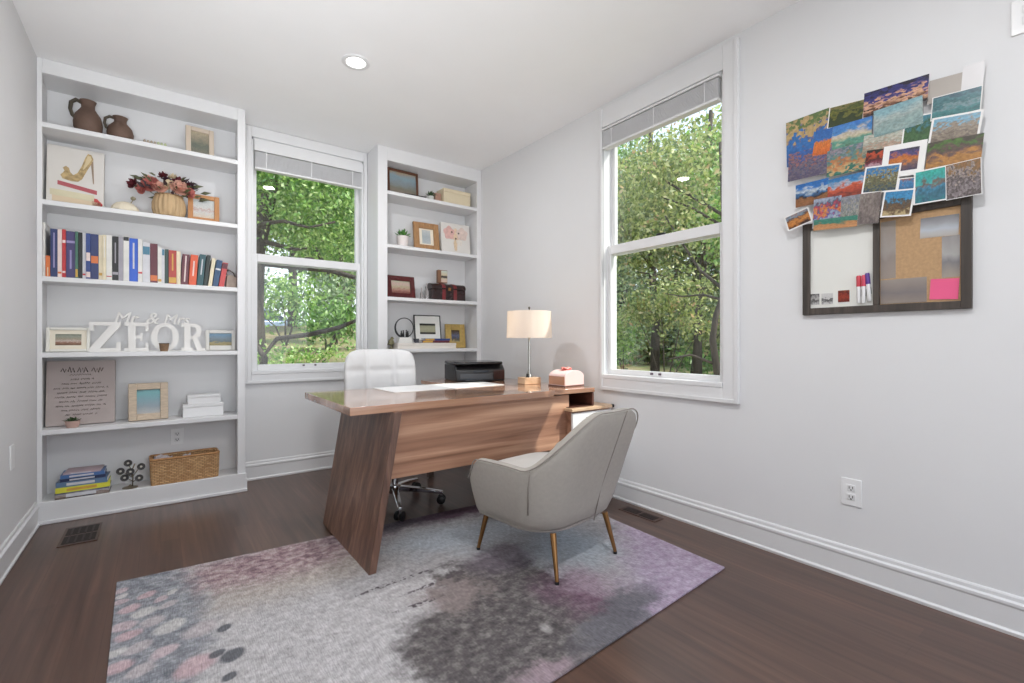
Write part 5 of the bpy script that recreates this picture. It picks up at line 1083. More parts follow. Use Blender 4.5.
# ------------------------------------------------------------------ collage of travel photos
G = 'travel photos pinned in a collage above the memo board'
PH = [  # label, y, z, w, h, rot, border, stops, warp, noise
 ('blank taupe card at the top right of the collage', .456, 2.026, .112, .090, -5, 0, [(0, c(176, 168, 160)), (1, c(168, 160, 152))], .05, 2),
 ('plain white sheet at the top right corner of the collage', .385, 2.030, .060, .110, -4, 0, [(0, c(214, 212, 212)), (1, c(216, 214, 214))], .02, 2),
 ('photo of a hillside harbour town over deep blue water', .944, 2.000, .186, .215, 1, 0, [(0, c(52, 96, 160)), (.30, c(46, 112, 180)), (.52, c(52, 116, 186)), (.60, c(96, 100, 140)), (.66, c(196, 164, 110)), (.85, c(190, 164, 116)), (.95, c(110, 128, 72)), (1, c(96, 120, 70))], .09, 9),
 ('photo of dark green wooded hills with a pale bottom border', .790, 2.054, .138, .096, -6, .004, [(0, c(58, 70, 34)), (.4, c(48, 60, 26)), (.6, c(116, 116, 44)), (.8, c(70, 84, 36)), (1, c(128, 120, 70))], .5, 4),
 ('photo of a curved sandy bay under blue sky', .774, 1.956, .160, .112, -2, 0, [(0, c(96, 124, 96)), (.25, c(96, 160, 140)), (.42, c(202, 190, 160)), (.6, c(206, 196, 180)), (.72, c(84, 146, 206)), (1, c(60, 120, 196))], .18, 4),
 ('photo of a night skyline with a purple sky', .617, 2.058, .214, .102, -3, 0, [(0, c(40, 28, 30)), (.22, c(128, 84, 62)), (.38, c(224, 176, 140)), (.5, c(212, 160, 140)), (.6, c(62, 58, 128)), (.85, c(50, 50, 110)), (1, c(34, 28, 50))], .16, 8),
 ('photo of a colourful town along the left edge of the collage', .936, 1.881, .182, .132, -2, 0, [(0, c(92, 84, 110)), (.3, c(120, 110, 120)), (.5, c(70, 80, 120)), (.7, c(168, 110, 90)), (.85, c(60, 90, 150)), (1, c(56, 100, 170))], .5, 10),
 ('photo of an orange church spire by blue sea', .880, 1.960, .070, .112, -8, 0, [(0, c(206, 100, 40)), (.3, c(224, 122, 52)), (.5, c(214, 128, 60)), (.62, c(50, 110, 180)), (1, c(50, 106, 178))], .2, 3),
 ('photo of a green sea beach seen from above', .786, 1.850, .152, .118, -1, 0, [(0, c(60, 120, 104)), (.15, c(200, 170, 120)), (.4, c(196, 120, 70)), (.6, c(110, 140, 120)), (.8, c(84, 130, 136)), (1, c(150, 140, 150))], .3, 7),
 ('pale photo of pastel seafront buildings in the middle of the collage', .650, 1.884, .150, .078, -6, 0, [(0, c(150, 150, 130)), (.3, c(196, 160, 140)), (.55, c(170, 176, 160)), (.8, c(206, 196, 180)), (1, c(190, 200, 190))], .4, 9),
 ('photo of a green headland with white lower border', .541, 1.889, .098, .122, -6, .005, [(0, c(60, 96, 60)), (.3, c(70, 110, 64)), (.55, c(56, 90, 52)), (.75, c(64, 124, 130)), (1, c(60, 130, 150))], .35, 5),
 ('pale aqua photo of a cliff in mist below the night skyline', .606, 1.968, .160, .112, 1, 0, [(0, c(128, 160, 160)), (.3, c(150, 172, 168)), (.6, c(176, 188, 184)), (1, c(140, 180, 188))], .3, 3),
 ('teal photo of a bay bridge at the right edge', .429, 1.951, .142, .090, -4, .003, [(0, c(52, 110, 112)), (.3, c(70, 134, 136)), (.5, c(120, 150, 154)), (.65, c(60, 110, 116)), (.85, c(84, 130, 138)), (1, c(70, 104, 116))], .35, 4),
 ('white-bordered photo of a grey city skyline', .432, 1.858, .146, .106, -8, .007, [(0, c(120, 106, 96)), (.3, c(142, 130, 116)), (.55, c(160, 146, 128)), (.7, c(150, 146, 136)), (.8, c(140, 180, 200)), (1, c(130, 180, 204))], .2, 9),
 ('small dark photo with a red sunset in the middle', .681, 1.822, .066, .072, -9, 0, [(0, c(190, 150, 160)), (.3, c(120, 40, 60)), (.5, c(60, 30, 24)), (.7, c(214, 84, 44)), (.85, c(44, 30, 24)), (1, c(36, 32, 26))], .25, 4),
 ('photo of an orange autumn slope at the right edge', .435, 1.766, .158, .108, -5, 0, [(0, c(168, 120, 66)), (.35, c(190, 136, 72)), (.55, c(110, 84, 80)), (.7, c(90, 84, 66)), (.85, c(84, 124, 52)), (1, c(80, 72, 60))], .35, 5),
 ('white card with a small orange and violet street picture', .586, 1.786, .140, .132, -6, .022, [(0, c(70, 60, 90)), (.3, c(120, 92, 90)), (.45, c(206, 124, 54)), (.65, c(196, 110, 50)), (.8, c(84, 74, 130)), (1, c(60, 56, 70))], .2, 4),
 ('photo of blue sky over brown fields at the left', .920, 1.735, .138, .106, 0, 0, [(0, c(134, 88, 52)), (.25, c(150, 100, 60)), (.38, c(40, 32, 34)), (.5, c(60, 110, 160)), (.65, c(196, 206, 212)), (.8, c(50, 118, 190)), (1, c(40, 104, 176))], .12, 4),
 ('photo of a red canyon under a turquoise sky', .782, 1.729, .146, .096, 0, 0, [(0, c(110, 52, 44)), (.3, c(180, 74, 52)), (.55, c(206, 96, 62)), (.65, c(170, 176, 190)), (.8, c(70, 140, 190)), (1, c(50, 116, 176))], .25, 4),
 ('white-bordered photo of boats on a blue canal', .659, 1.728, .124, .112, -8, .006, [(0, c(66, 84, 96)), (.3, c(120, 120, 80)), (.5, c(90, 84, 70)), (.65, c(170, 160, 110)), (.8, c(70, 130, 176)), (1, c(60, 126, 180))], .4, 10),
 ('small photo of blue water near the middle of the collage', .575, 1.676, .056, .066, -8, .004, [(0, c(70, 84, 96)), (.4, c(60, 120, 170)), (.7, c(80, 140, 190)), (1, c(150, 90, 70))], .4, 5),
 ('graffiti-coloured photo in violet and yellow', .858, 1.632, .110, .132, -3, 0, [(0, c(190, 190, 190)), (.25, c(150, 170, 190)), (.4, c(110, 70, 150)), (.55, c(224, 150, 60)), (.68, c(190, 60, 90)), (.8, c(80, 90, 110)), (1, c(160, 170, 190))], .6, 5),
 ('grey-green photo of a crowded riverside city', .766, 1.618, .075, .132, -2, 0, [(0, c(150, 140, 130)), (.3, c(110, 124, 120)), (.5, c(170, 164, 154)), (.75, c(124, 130, 136)), (1, c(150, 150, 160))], .6, 9),
 ('photo of tall grey stone pillars', .698, 1.613, .075, .130, -5, 0, [(0, c(110, 100, 98)), (.4, c(140, 128, 122)), (.7, c(120, 108, 104)), (1, c(150, 140, 132))], .5, 5),
 ('green and orange strip of beach at the bottom of the collage', .825, 1.576, .170, .048, -4, 0, [(0, c(206, 150, 100)), (.4, c(196, 140, 92)), (.6, c(60, 130, 110)), (1, c(72, 140, 122))], .4, 3),
 ('turquoise cove photo with a white border', .500, 1.657, .101, .132, -1, .005, [(0, c(60, 130, 140)), (.2, c(64, 110, 130)), (.4, c(70, 140, 170)), (.55, c(120, 96, 84)), (.7, c(70, 170, 170)), (1, c(60, 176, 160))], .25, 4),
 ('photo of a pale arched stone hall at the right', .406, 1.655, .099, .134, 1, .002, [(0, c(100, 90, 88)), (.25, c(150, 140, 142)), (.5, c(90, 80, 80)), (.7, c(170, 156, 150)), (.85, c(130, 104, 70)), (1, c(150, 110, 70))], .4, 7),
 ('tilted white-bordered photo of a cliffside sea town', .602, 1.612, .102, .108, -8, .006, [(0, c(196, 176, 130)), (.2, c(120, 100, 74)), (.4, c(110, 84, 60)), (.6, c(80, 90, 90)), (.75, c(70, 150, 200)), (1, c(60, 140, 190))], .3, 6),
 ('tilted small canyon photo hanging at the lower left corner', .974, 1.624, .108, .072, 15, .005, [(0, c(60, 30, 24)), (.3, c(196, 124, 54)), (.5, c(206, 136, 66)), (.65, c(110, 70, 50)), (.8, c(120, 150, 170)), (1, c(150, 130, 130))], .3, 5)]
for i, (lab, y, z, w, h, rot, bd, st, wp, ns) in enumerate(PH):
    xo = XR - 0.0235 - i * 0.0011 if z - h / 2 < 1.62 else XR - 0.012 - i * 0.0011
    xo = XR - 0.0235 - i * 0.0011
    sheet('travel_photo', lab, 'photo', y, z, w, h, rot, pic('photo_%d' % i, st, min(0.7, wp * 1.5), ns, 0.0 if i < 2 else 0.4, 14, 0.3, 0.0 if i < 2 else (0.45 if ns >= 7 else 0.2)), xo, 0.0009, G, bd)

# ------------------------------------------------------------------ outdoors
def smooth01(a, b, x):
    x = max(0.0, min(1.0, (x - a) / (b - a))); return x * x * (3 - 2 * x)
def terrain(x, y):
    left = 0.50 + 0.105 * (min(y, 14) - 4.3) - 0.05 * max(0, y - 14)
    right = 0.1 + 0.02 * (x - 2.6)
    k = smooth01(0.5, 1.0, x / max(y, 0.5)) if y > 0.5 else 1.0
    return left * (1 - k) + right * k + 0.06 * math.sin(1.7 * x + 0.6) * math.cos(1.3 * y)
gm, nt, gb = new_mat('leaf_litter')
tc = N(nt, 'ShaderNodeTexCoord'); n1 = N(nt, 'ShaderNodeTexNoise'); n1.inputs['Scale'].default_value = 1.3; n1.inputs['Detail'].default_value = 8; n1.inputs['Roughness'].default_value = 0.75; nt.links.new(tc.outputs['Object'], n1.inputs['Vector'])
nt.links.new(ramp(nt, n1.outputs['Fac'], [(0.32, c(96, 84, 58)), (0.45, c(146, 130, 98)), (0.55, c(128, 132, 74)), (0.68, c(176, 168, 128))]), gb.inputs['Base Color']); gb.inputs['Roughness'].default_value = 0.95
b = B(); xs_ = [-14 + 0.5 * i for i in range(90)]; ys_ = [-9 + 0.5 * j for j in range(110)]; V = {}
def outside(x, y): return not (-1.2 < x < 2.55 and y < 4.15)
for i, x in enumerate(xs_):
    for j, y in enumerate(ys_): V[i, j] = (x, y, terrain(x, y))
vv = {}
for i in range(len(xs_) - 1):
    for j in range(len(ys_) - 1):
        q = [(i, j), (i + 1, j), (i + 1, j + 1), (i, j + 1)]
        if all(outside(V[k][0], V[k][1]) for k in q):
            for k in q:
                if k not in vv: vv[k] = b.bm.verts.new(V[k])
            b.bm.faces.new([vv[k] for k in q])
structure(b.build('ground', gm, smooth=True))

BARK = M('bark', c(74, 66, 58), 0.95, 0.4, 9, bump=0.5, bscale=25, stretch=(3, 3, 0.6))
def leaf_mat(name, stops, trans=0.45):
    m, nt, b_ = new_mat(name); nt.nodes.remove(b_)
    g = N(nt, 'ShaderNodeNewGeometry'); col = ramp(nt, g.outputs['Random Per Island'], stops)
    d = N(nt, 'ShaderNodeBsdfDiffuse'); tl = N(nt, 'ShaderNodeBsdfTranslucent'); gs = N(nt, 'ShaderNodeBsdfGlossy'); gs.inputs['Roughness'].default_value = 0.45; gs.inputs['Color'].default_value = (0.7, 0.75, 0.7, 1)
    nt.links.new(col, d.inputs['Color']); nt.links.new(col, tl.inputs['Color'])
    mx = N(nt, 'ShaderNodeMixShader'); mx.inputs[0].default_value = trans; nt.links.new(d.outputs[0], mx.inputs[1]); nt.links.new(tl.outputs[0], mx.inputs[2])
    m2 = N(nt, 'ShaderNodeMixShader'); m2.inputs[0].default_value = 0.07; nt.links.new(mx.outputs[0], m2.inputs[1]); nt.links.new(gs.outputs[0], m2.inputs[2])
    nt.links.new(m2.outputs[0], nt.nodes['Material Output'].inputs[0]); return m
LF1 = leaf_mat('leaf_lime', [(0, c(84, 128, 54)), (0.35, c(126, 172, 72)), (0.7, c(170, 206, 104)), (1, c(222, 236, 170))])
LF2 = leaf_mat('leaf_olive', [(0, c(96, 114, 66)), (0.4, c(144, 160, 88)), (0.75, c(188, 196, 122)), (0.93, c(222, 220, 164)), (1, c(214, 172, 136))])
LF3 = leaf_mat('leaf_mid', [(0, c(98, 124, 90)), (0.5, c(146, 172, 122)), (1, c(212, 224, 190))])
LF4 = leaf_mat('leaf_bright', [(0, c(78, 122, 50)), (0.5, c(118, 164, 76)), (1, c(170, 206, 116))])
rng = np.random.default_rng(5)
def leaves(name, blobs, size, n, mat_, parent):
    """folded leaf blades scattered through ellipsoid clumps; blobs (x,y,z,rx,ry,rz)"""
    bl = np.array(blobs, float); vol = bl[:, 3] * bl[:, 4] * bl[:, 5]; idx = rng.choice(len(bl), n, p=vol / vol.sum())
    u = rng.normal(size=(n, 3)); u /= np.linalg.norm(u, axis=1)[:, None]; rad = rng.random(n) ** (1 / 2.4)
    # small sprays so the leaves gather in clusters
    P = bl[idx, :3] + u * rad[:, None] * bl[idx, 3:]
    ns = max(8, n // 14); cen = P[rng.integers(0, n, ns)]; P = 0.25 * P + 0.75 * cen[rng.integers(0, ns, n)] + rng.normal(size=(n, 3)) * size * 1.5
    d = rng.normal(size=(n, 3)); d[:, 2] -= 0.3; d /= np.linalg.norm(d, axis=1)[:, None]
    s = np.cross(d, rng.normal(size=(n, 3))); s /= np.linalg.norm(s, axis=1)[:, None]; nn = np.cross(d, s)
    l = size * (0.7 + 0.6 * rng.random(n))[:, None]
    off = np.array(origin(parent)); P = P - off
    v = np.stack([P, P + d * l * 0.45 + s * l * 0.26 + nn * l * 0.06, P + d * l, P + d * l * 0.45 - s * l * 0.26 + nn * l * 0.06], 1).reshape(-1, 3)
    me = bpy.data.meshes.new(name); me.vertices.add(4 * n); me.vertices.foreach_set('co', v.ravel())
    me.loops.add(6 * n); base = np.arange(n)[:, None] * 4; me.loops.foreach_set('vertex_index', (base + np.array([0, 1, 2, 0, 2, 3])).ravel().astype(np.int32))
    me.polygons.add(2 * n); me.polygons.foreach_set('loop_start', (np.arange(2 * n) * 3).astype(np.int32)); me.update(calc_edges=True); me.validate()
    o = bpy.data.objects.new(name, me); COL.objects.link(o); me.materials.append(mat_); o.parent = parent
    return o
def tree(label, trunk, tr, branches, blobs, size, n, mat_, name='tree', group=None):
    base = trunk[0]; t = thing(name, label, 'tree' if name == 'tree' else 'shrub', (base[0], base[1], terrain(base[0], base[1]) - 0.02), group=group)
    tk = [(base[0], base[1], terrain(base[0], base[1]) - 0.1)] + list(trunk[1:])
    m = len(tk); b = B(); b.tube(tk, [tr * (1.25 - 0.75 * i / max(1, m - 1)) for i in range(m)], 12); b.build('trunk', BARK, t, smooth=True)
    for br, r in branches:
        k = len(br); b = B(); b.tube(br, [r * (1 - 0.65 * i / (k - 1)) for i in range(k)], 8); b.build('branch', BARK, t, smooth=True)
    if blobs: leaves('foliage', blobs, size, n, mat_, t)
    return t
# beyond the back window
tree('leafy lime-green tree with a dark trunk just outside the back window', [(0.97, 6.78, 0), (0.94, 6.76, 1.5), (0.97, 6.74, 2.2), (1.10, 6.71, 2.85), (1.20, 6.67, 3.4), (1.40, 6.8, 4.6)], 0.11,
     [([(0.96, 6.74, 2.40), (1.0, 6.49, 2.50), (1.21, 6.33, 2.53), (1.46, 6.14, 2.45), (1.72, 5.95, 2.52)], 0.034), ([(0.95, 6.75, 2.37), (1.11, 6.65, 2.30), (1.37, 6.46, 2.22), (1.5, 6.4, 2.24)], 0.040), ([(0.94, 6.76, 1.9), (1.05, 6.9, 2.09), (1.36, 6.72, 2.05), (1.78, 6.40, 1.99), (2.15, 6.12, 1.85)], 0.075), ([(1.04, 6.71, 2.9), (1.5, 6.5, 3.2), (2.1, 6.3, 3.4)], 0.035), ([(1.1, 6.67, 3.3), (1.3, 6.3, 3.7), (1.6, 6.0, 4.0)], 0.03)],
     [(1.6, 6.5, 2.85, 0.8, 0.6, 0.5), (1.3, 6.6, 3.5, 0.8, 0.7, 0.55), (2.1, 6.4, 3.2, 0.7, 0.6, 0.7), (1.9, 6.3, 2.45, 0.6, 0.5, 0.33), (1.2, 6.5, 2.5, 0.4, 0.4, 0.35), (2.3, 6.6, 2.5, 0.5, 0.5, 0.5), (1.5, 6.6, 2.08, 0.6, 0.3, 0.10), (0.6, 6.8, 3.4, 0.6, 0.6, 0.7)], 0.062, 13000, LF1)
tree('broad pale green tree farther back seen through the back window', [(3.2, 10.8, 0), (3.25, 10.8, 2.5), (3.1, 10.9, 4.5)], 0.12, [([(3.2, 10.8, 2.2), (2.6, 10.4, 3.0), (2.0, 10.2, 3.4)], 0.05), ([(3.2, 10.8, 2.4), (3.6, 10.4, 3.2)], 0.05)],
     [(2.6, 10.6, 4.3, 1.8, 1.0, 1.5), (3.6, 10.9, 3.4, 1.2, 0.9, 1.2), (1.6, 10.8, 4.0, 1.0, 0.9, 1.4), (2.8, 10.4, 2.6, 0.9, 0.7, 0.5), (3.7, 10.6, 2.4, 0.6, 0.6, 0.6)], 0.10, 11000, LF1)
tree('slim grey-trunked tree in the middle distance beyond the back window', [(2.62, 12.6, 0), (2.62, 12.6, 3.0), (2.7, 12.5, 5.0)], 0.10, [([(2.62, 12.6, 2.6), (3.2, 12.3, 3.3)], 0.04)], [(2.6, 12.6, 5.0, 1.8, 1.0, 1.6), (3.8, 12.8, 4.0, 1.2, 1.0, 1.4), (1.5, 12.6, 4.6, 1.2, 1.0, 1.4)], 0.13, 7000, LF3)
tree('distant slender tree at the left of the back window view', [(2.05, 14.5, 0), (2.05, 14.5, 3.2), (2.0, 14.5, 5.2)], 0.16, [([(2.05, 14.5, 2.8), (2.6, 14.3, 3.6)], 0.05)], [(1.6, 14.6, 5.2, 1.8, 1.0, 2.0), (3.0, 14.6, 5.4, 1.5, 1.0, 1.6)], 0.15, 6000, LF2)
for i, (x, y, rr, lab) in enumerate(((6.6, 23.0, 2.6, 'far treetop mass at the right of the back window view'), (8.4, 26.5, 2.8, 'far pale treetop behind the slim trees'), (2.6, 29.0, 2.6, 'far treetop mass at the left behind the parked car'))):
    tree(lab, [(x, y, 0), (x, y, 3.0), (x + 0.2, y, 6.0)], 0.22, [([(x, y, 2.6), (x + 1.0, y - 0.4, 4.0)], 0.08)], [(x, y, 5.5, rr, 1.6, 2.6), (x + 1.5, y + 0.5, 4.2, rr * 0.8, 1.4, 1.6), (x - 1.4, y, 6.6, rr * 0.8, 1.4, 2.4)], 0.24, 5000, LF3)
def shrub(label, x, y, z, blobs, size, n, mat_, stemr=0.018):
    t = thing('shrub', label, 'shrub', (x, y, terrain(x, y) - 0.01))
    b = B(); g = terrain(x, y) - 0.05
    for bx_, by_, bz_, *_ in blobs: b.tube([(x, y, g), ((x + bx_) / 2 + 0.03, (y + by_) / 2, (g + bz_) / 2 + 0.1), (bx_, by_, bz_)], [stemr, stemr * 0.7, stemr * 0.3], 6)
    b.build('stems', BARK, t, smooth=True); leaves('foliage', blobs, size, n, mat_, t)
shrub('bright green shrub on the slope below the lime-green tree', 2.15, 7.9, 0, [(2.0, 7.8, 1.42, 0.42, 0.35, 0.30), (2.5, 7.9, 1.45, 0.4, 0.35, 0.34), (2.25, 7.7, 1.2, 0.4, 0.3, 0.22)], 0.085, 1500, LF4)
shrub('pale low shrub at the foot of the back window', 0.80, 5.7, 0, [(0.78, 5.75, 0.86, 0.22, 0.2, 0.14), (1.0, 5.9, 0.86, 0.2, 0.2, 0.1)], 0.05, 360, LF1, 0.006)
shrub('grassy green weeds halfway up the slope behind the fallen limb', 1.7, 6.6, 0, [(1.5, 6.6, 0.86, 0.4, 0.3, 0.09), (1.95, 6.6, 0.9, 0.35, 0.3, 0.10), (1.2, 6.9, 0.9, 0.3, 0.3, 0.08)], 0.05, 600, LF1, 0.004)
shrub('yellow-green sapling in the middle distance of the back window', 1.75, 9.0, 0, [(1.7, 9.0, 1.75, 0.4, 0.35, 0.45), (2.1, 9.1, 2.0, 0.4, 0.3, 0.4), (1.4, 9.1, 1.5, 0.3, 0.3, 0.25)], 0.09, 1000, LF1)
shrub('pale blue-green sapling right of the middle of the back window', 2.75, 9.4, 0, [(2.7, 9.4, 2.0, 0.4, 0.3, 0.5), (2.45, 9.3, 1.6, 0.35, 0.3, 0.3)], 0.10, 800, LF3)
# fallen limb
t = thing('fallen_limb', 'dark fallen tree limb lying across the slope outside the back window', 'branch', (1.3, 5.3, terrain(1.3, 5.3)))
b = B(); b.tube([(0.84, 5.48, terrain(0.84, 5.48) - 0.03), (0.87, 5.47, 0.88), (0.80, 5.50, 1.0), (0.76, 5.51, 1.04)], [0.035, 0.032, 0.022, 0.010], 9); b.tube([(0.86, 5.48, 0.90), (0.93, 5.54, 0.99), (0.99, 5.50, 1.08), (1.27, 5.29, 1.125), (1.52, 5.10, 1.20), (1.75, 4.93, 1.32)], [0.014, 0.02, 0.026, 0.026, 0.024, 0.014], 9)
b.build('limb', BARK, t, smooth=True)
b = B(); b.ball(1.56, 4.98, terrain(1.56, 4.98) + 0.10, 0.17, 0.12, 0.17, 10, 7); rk = b.build('lump', M('lump_dark', c(48, 48, 56), 0.9, 0.3, 8, bump=0.5, bscale=12), loc=(1.56, 4.98, terrain(1.56, 4.98)), smooth=40)  # unidentified dark object, shaped as a plain rounded lump
tag(rk, 'dark grey rock on the slope at the bottom right of the back window', 'lump')
# parked car
def car():
    x, y = 3.55, 24.0; z = terrain(x, y)
    t = thing('car', 'pale blue parked car half hidden behind the slope outside', 'car', (x, y, z), R(12))
    PA = M('car_paint', c(150, 170, 200), 0.25, 0.03, coat=0.5); WG = M('car_glass', c(60, 76, 92), 0.1, 0.1)
    b = B(); prof = [(-2.2, 0.32), (2.2, 0.32), (2.24, 0.62), (2.05, 0.82), (1.15, 0.95), (-1.75, 0.95), (-2.2, 0.86)]; b.prism(prof, 'Y', -0.85, 0.85); b.build('body', PA, t, world=False, bevel=0.06)
    b = B(); b.loft([[(1.10, s * 0.80, 0.951), (-1.7, s * 0.80, 0.951), (-1.35, s * 0.66, 1.40), (0.35, s * 0.66, 1.40)] for s in (-1, 1)]); b.build('cabin_windows', WG, t, world=False, bevel=0.03)
    b = B(); b.loft([[(0.38, s * 0.67, 1.39), (-1.38, s * 0.67, 1.39), (-1.2, s * 0.6, 1.46), (0.15, s * 0.6, 1.46)] for s in (-1, 1)]); b.build('roof', PA, t, world=False, bevel=0.02)
    for wx in (-1.38, 1.38):
        for s in (-1, 1):
            b = B(); b.tube([(wx, s * 0.68, 0.32), (wx, s * 0.88, 0.32)], 0.32, 20); w = b.build('wheel', BLACK, t, world=False, smooth=40)
            b = B(); b.tube([(wx, s * 0.875, 0.32), (wx, s * 0.89, 0.32)], 0.19, 16); b.build('hubcap', GREYMET, w, world=False)
car()
# beyond the right window
tree('thin tree with curving bare branches right outside the right wall window', [(4.82, 2.72, 0), (4.74, 2.71, 0.68), (4.69, 2.74, 1.07), (4.74, 2.73, 1.33), (4.86, 2.70, 1.60), (5.2, 2.9, 2.3), (5.3, 3.0, 3.4)], 0.035,
     [([(4.86, 2.70, 1.6), (5.04, 3.1, 1.88), (4.86, 3.24, 2.23), (4.72, 3.35, 2.52)], 0.022), ([(5.25, 2.95, 2.4), (4.95, 3.17, 2.62), (4.7, 3.35, 2.72)], 0.02), ([(4.74, 2.71, 0.8), (4.5, 2.88, 0.91), (4.31, 3.02, 0.86)], 0.018), ([(4.80, 2.71, 1.5), (5.1, 3.1, 1.60), (5.3, 3.5, 1.62), (5.5, 3.9, 1.7)], 0.016), ([(5.2, 2.9, 2.5), (5.0, 3.5, 3.0), (5.2, 3.9, 3.3)], 0.02)],
     [(5.2, 3.3, 3.2, 0.7, 0.7, 0.6), (5.0, 3.0, 2.1, 0.35, 0.35, 0.3), (5.1, 4.0, 3.1, 0.6, 0.5, 0.7), (4.9, 3.4, 2.55, 0.4, 0.45, 0.25), (5.3, 4.3, 2.4, 0.5, 0.4, 0.35)], 0.065, 3600, LF2)
tree('dark-trunked tree in the middle of the right wall window', [(8.4, 6.22, 0), (8.42, 6.2, 1.5), (8.3, 6.3, 3.5), (8.4, 6.3, 6.0)], 0.085, [([(8.35, 6.25, 2.6), (7.8, 6.4, 3.3), (7.2, 6.5, 3.6)], 0.04), ([(8.35, 6.25, 2.0), (8.6, 5.6, 2.6), (8.7, 5.0, 3.0)], 0.028)], [(8.2, 6.3, 4.2, 1.3, 1.3, 1.4), (7.8, 5.6, 3.2, 0.9, 0.8, 0.7), (7.6, 6.9, 3.4, 0.9, 0.9, 1.0), (8.6, 5.2, 4.0, 1.0, 0.9, 1.1), (7.9, 6.2, 2.3, 0.8, 0.8, 0.4)], 0.095, 10000, LF2)
tree('paler grey-trunked tree right of the dark trunk outside the right window', [(8.2, 5.1, 0), (8.22, 5.1, 1.4), (8.4, 5.0, 3.5), (8.5, 5.0, 5.5)], 0.075, [([(8.3, 5.05, 2.4), (7.7, 4.7, 3.1)], 0.04), ([(8.25, 5.1, 1.8), (7.8, 5.5, 2.3), (7.5, 5.9, 2.4)], 0.03)], [(8.4, 4.8, 4.2, 1.1, 1.0, 1.2), (7.8, 4.4, 3.0, 0.8, 0.7, 0.7), (8.2, 4.4, 2.3, 0.6, 0.6, 0.5)], 0.09, 5000, LF1)
tree('far olive tree at the left of the right window view', [(9.6, 8.8, 0), (9.6, 8.8, 2.5), (9.7, 8.9, 5.0)], 0.14, [([(9.6, 8.8, 2.0), (9.2, 8.2, 2.9)], 0.05)], [(9.5, 8.6, 4.0, 1.5, 1.4, 1.8), (9.2, 8.0, 2.4, 1.1, 1.0, 0.9), (10.2, 7.8, 5.4, 1.5, 1.2, 1.6)], 0.13, 7000, LF3)
for i, (x, y, rr, lab, m_) in enumerate(((15.0, 9.4, 2.4, 'far woodland tree behind the dark trunk', LF2), (13.6, 11.8, 2.4, 'far woodland tree behind the olive tree', LF3), (17.0, 8.0, 2.4, 'farthest woodland tree at the right of the right window', LF1))):
    tree(lab, [(x, y, 0), (x, y, 2.5), (x + 0.2, y, 5.5)], 0.2, [([(x, y, 2.0), (x - 0.7, y + 0.4, 3.4)], 0.07)], [(x, y, 4.6, rr, 1.8, 2.2), (x + 0.4, y - 0.9, 2.6, rr * 0.8, 1.2, 1.2), (x - 0.4, y + 1.0, 2.2, rr * 0.8, 1.2, 1.1)], 0.19, 6000, m_)
shrub('yellow-green bush low in the right wall window', 10.4, 6.6, 0, [(10.4, 6.6, 0.62, 0.5, 0.5, 0.3), (10.7, 6.3, 0.7, 0.4, 0.4, 0.3)], 0.12, 700, LF4)
shrub('grey-green undergrowth left of the dark trunk', 8.6, 7.2, 0, [(8.4, 7.2, 0.9, 0.7, 0.6, 0.6), (8.9, 7.9, 1.2, 0.8, 0.7, 0.7)], 0.11, 1500, LF3)
shrub('leafy undergrowth right of the dark trunk', 8.9, 5.7, 0, [(8.9, 5.6, 1.2, 0.6, 0.6, 0.5), (9.2, 5.0, 1.5, 0.7, 0.6, 0.5)], 0.11, 1300, LF2)

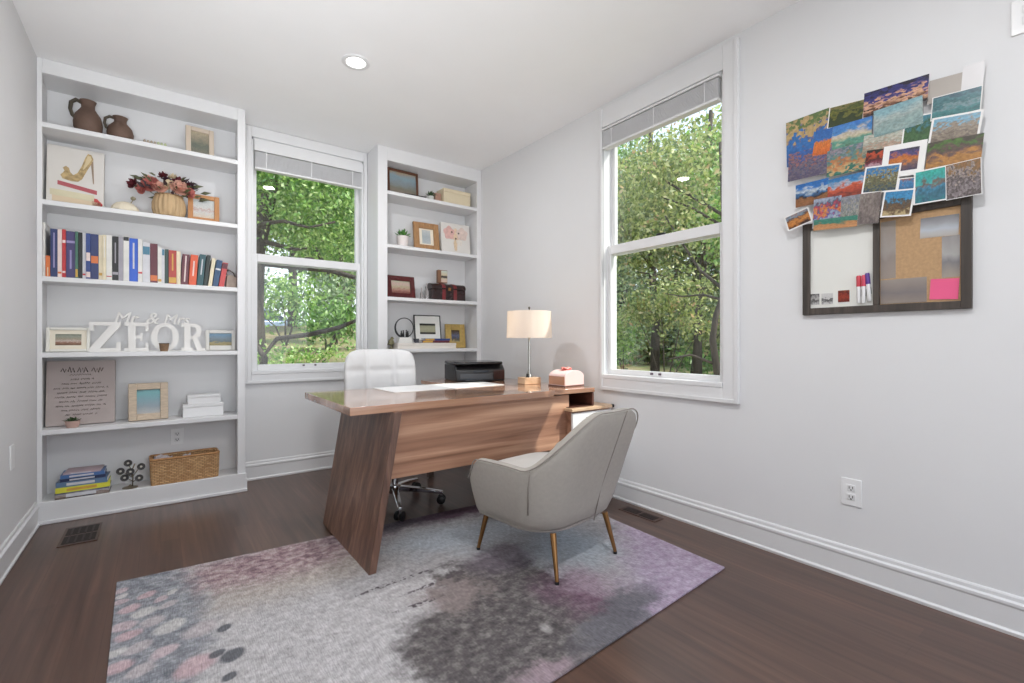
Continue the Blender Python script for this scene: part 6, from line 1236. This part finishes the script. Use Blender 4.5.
for i, (x, y, rr, z0, lab, m_) in enumerate(((15.5, 14.2, 2.2, 1.6, 'low woodland thicket at the left of the right window view', LF3), (17.4, 12.2, 2.2, 1.5, 'low woodland thicket behind the dark trunk', LF2), (19.0, 10.4, 2.2, 1.6, 'low woodland thicket at the right of the right window view', LF3), (12.6, 9.6, 1.1, 0.9, 'small thicket between the trunks in the right window', LF2), (13.4, 8.2, 1.0, 0.8, 'leafy thicket low behind the grey trunk', LF3))):
    shrub(lab, x, y, 0, [(x, y, z0, rr, 1.2, z0 * 0.8), (x - 0.5, y + 0.7, z0 * 1.6, rr * 0.8, 1.0, z0 * 0.8), (x + 0.5, y - 0.7, z0 * 2.2, rr * 0.8, 1.0, z0)], 0.17, 4200, m_)
for x, y, lab, m_ in ((13.0, 10.9, 'tall far tree filling the upper left of the right window', LF1), (16.2, 11.0, 'tall far tree filling the upper middle of the right window', LF3), (14.6, 7.6, 'tall far tree filling the upper right of the right window', LF2)):
    tree(lab, [(x, y, 0), (x, y, 3.0), (x + 0.2, y, 7.5)], 0.12, [([(x, y, 3.0), (x - 0.8, y + 0.3, 4.6)], 0.05)], [(x, y, 6.2, 2.2, 1.6, 2.6), (x + 0.5, y - 1.0, 4.2, 1.6, 1.3, 1.4), (x - 0.5, y + 1.0, 7.6, 1.8, 1.3, 1.6)], 0.17, 6000, m_)

shrub('tall airy bush between the window and the dark trunk outside', 6.9, 4.9, 0, [(6.9, 5.0, 1.75, 0.5, 0.5, 0.35), (6.7, 4.3, 1.95, 0.55, 0.45, 0.4), (7.0, 5.6, 1.6, 0.5, 0.5, 0.4), (6.9, 4.2, 1.3, 0.4, 0.4, 0.25)], 0.075, 2600, LF2, 0.012)
shrub('loose pale sapling left of the middle of the right window', 7.4, 6.2, 0, [(7.3, 6.2, 1.3, 0.5, 0.5, 0.45), (7.5, 6.5, 0.85, 0.5, 0.5, 0.3)], 0.08, 1100, LF1, 0.010)
# the rest of the woodland belt round the house, to either side of what the windows frame
src = tree('distant woodland tree in the belt round the house', [(11.0, 3.2, 0), (11.0, 3.2, 2.6), (11.2, 3.3, 5.4)], 0.12, [([(11.0, 3.2, 2.2), (10.4, 3.6, 3.6)], 0.05)], [(11.0, 3.2, 4.6, 1.9, 1.9, 1.9), (10.6, 2.4, 2.8, 1.4, 1.3, 1.2), (11.5, 4.2, 2.4, 1.3, 1.3, 1.4), (10.9, 3.3, 1.3, 1.2, 1.6, 0.8)], 0.17, 6500, LF2, group='distant woodland belt')
for x, y, k in ((13.5, 0.6, 1.15), (11.5, -2.4, 1.0), (15.5, -1.4, 1.3), (12.5, -5.6, 1.1), (16.5, 4.2, 1.25), (-1.4, 14.0, 1.1), (-4.5, 12.0, 1.0), (-7.5, 14.5, 1.25), (0.2, 18.5, 1.3), (-4.0, 18.0, 1.3), (10.0, 18.5, 1.3), (-9.0, 8.5, 1.1)):
    n_ = copy_tree(src); n_.location = (x, y, terrain(x, y) - 0.03); n_.scale = (k, k, k); n_.rotation_euler = (0, 0, 1.7 * x + y)
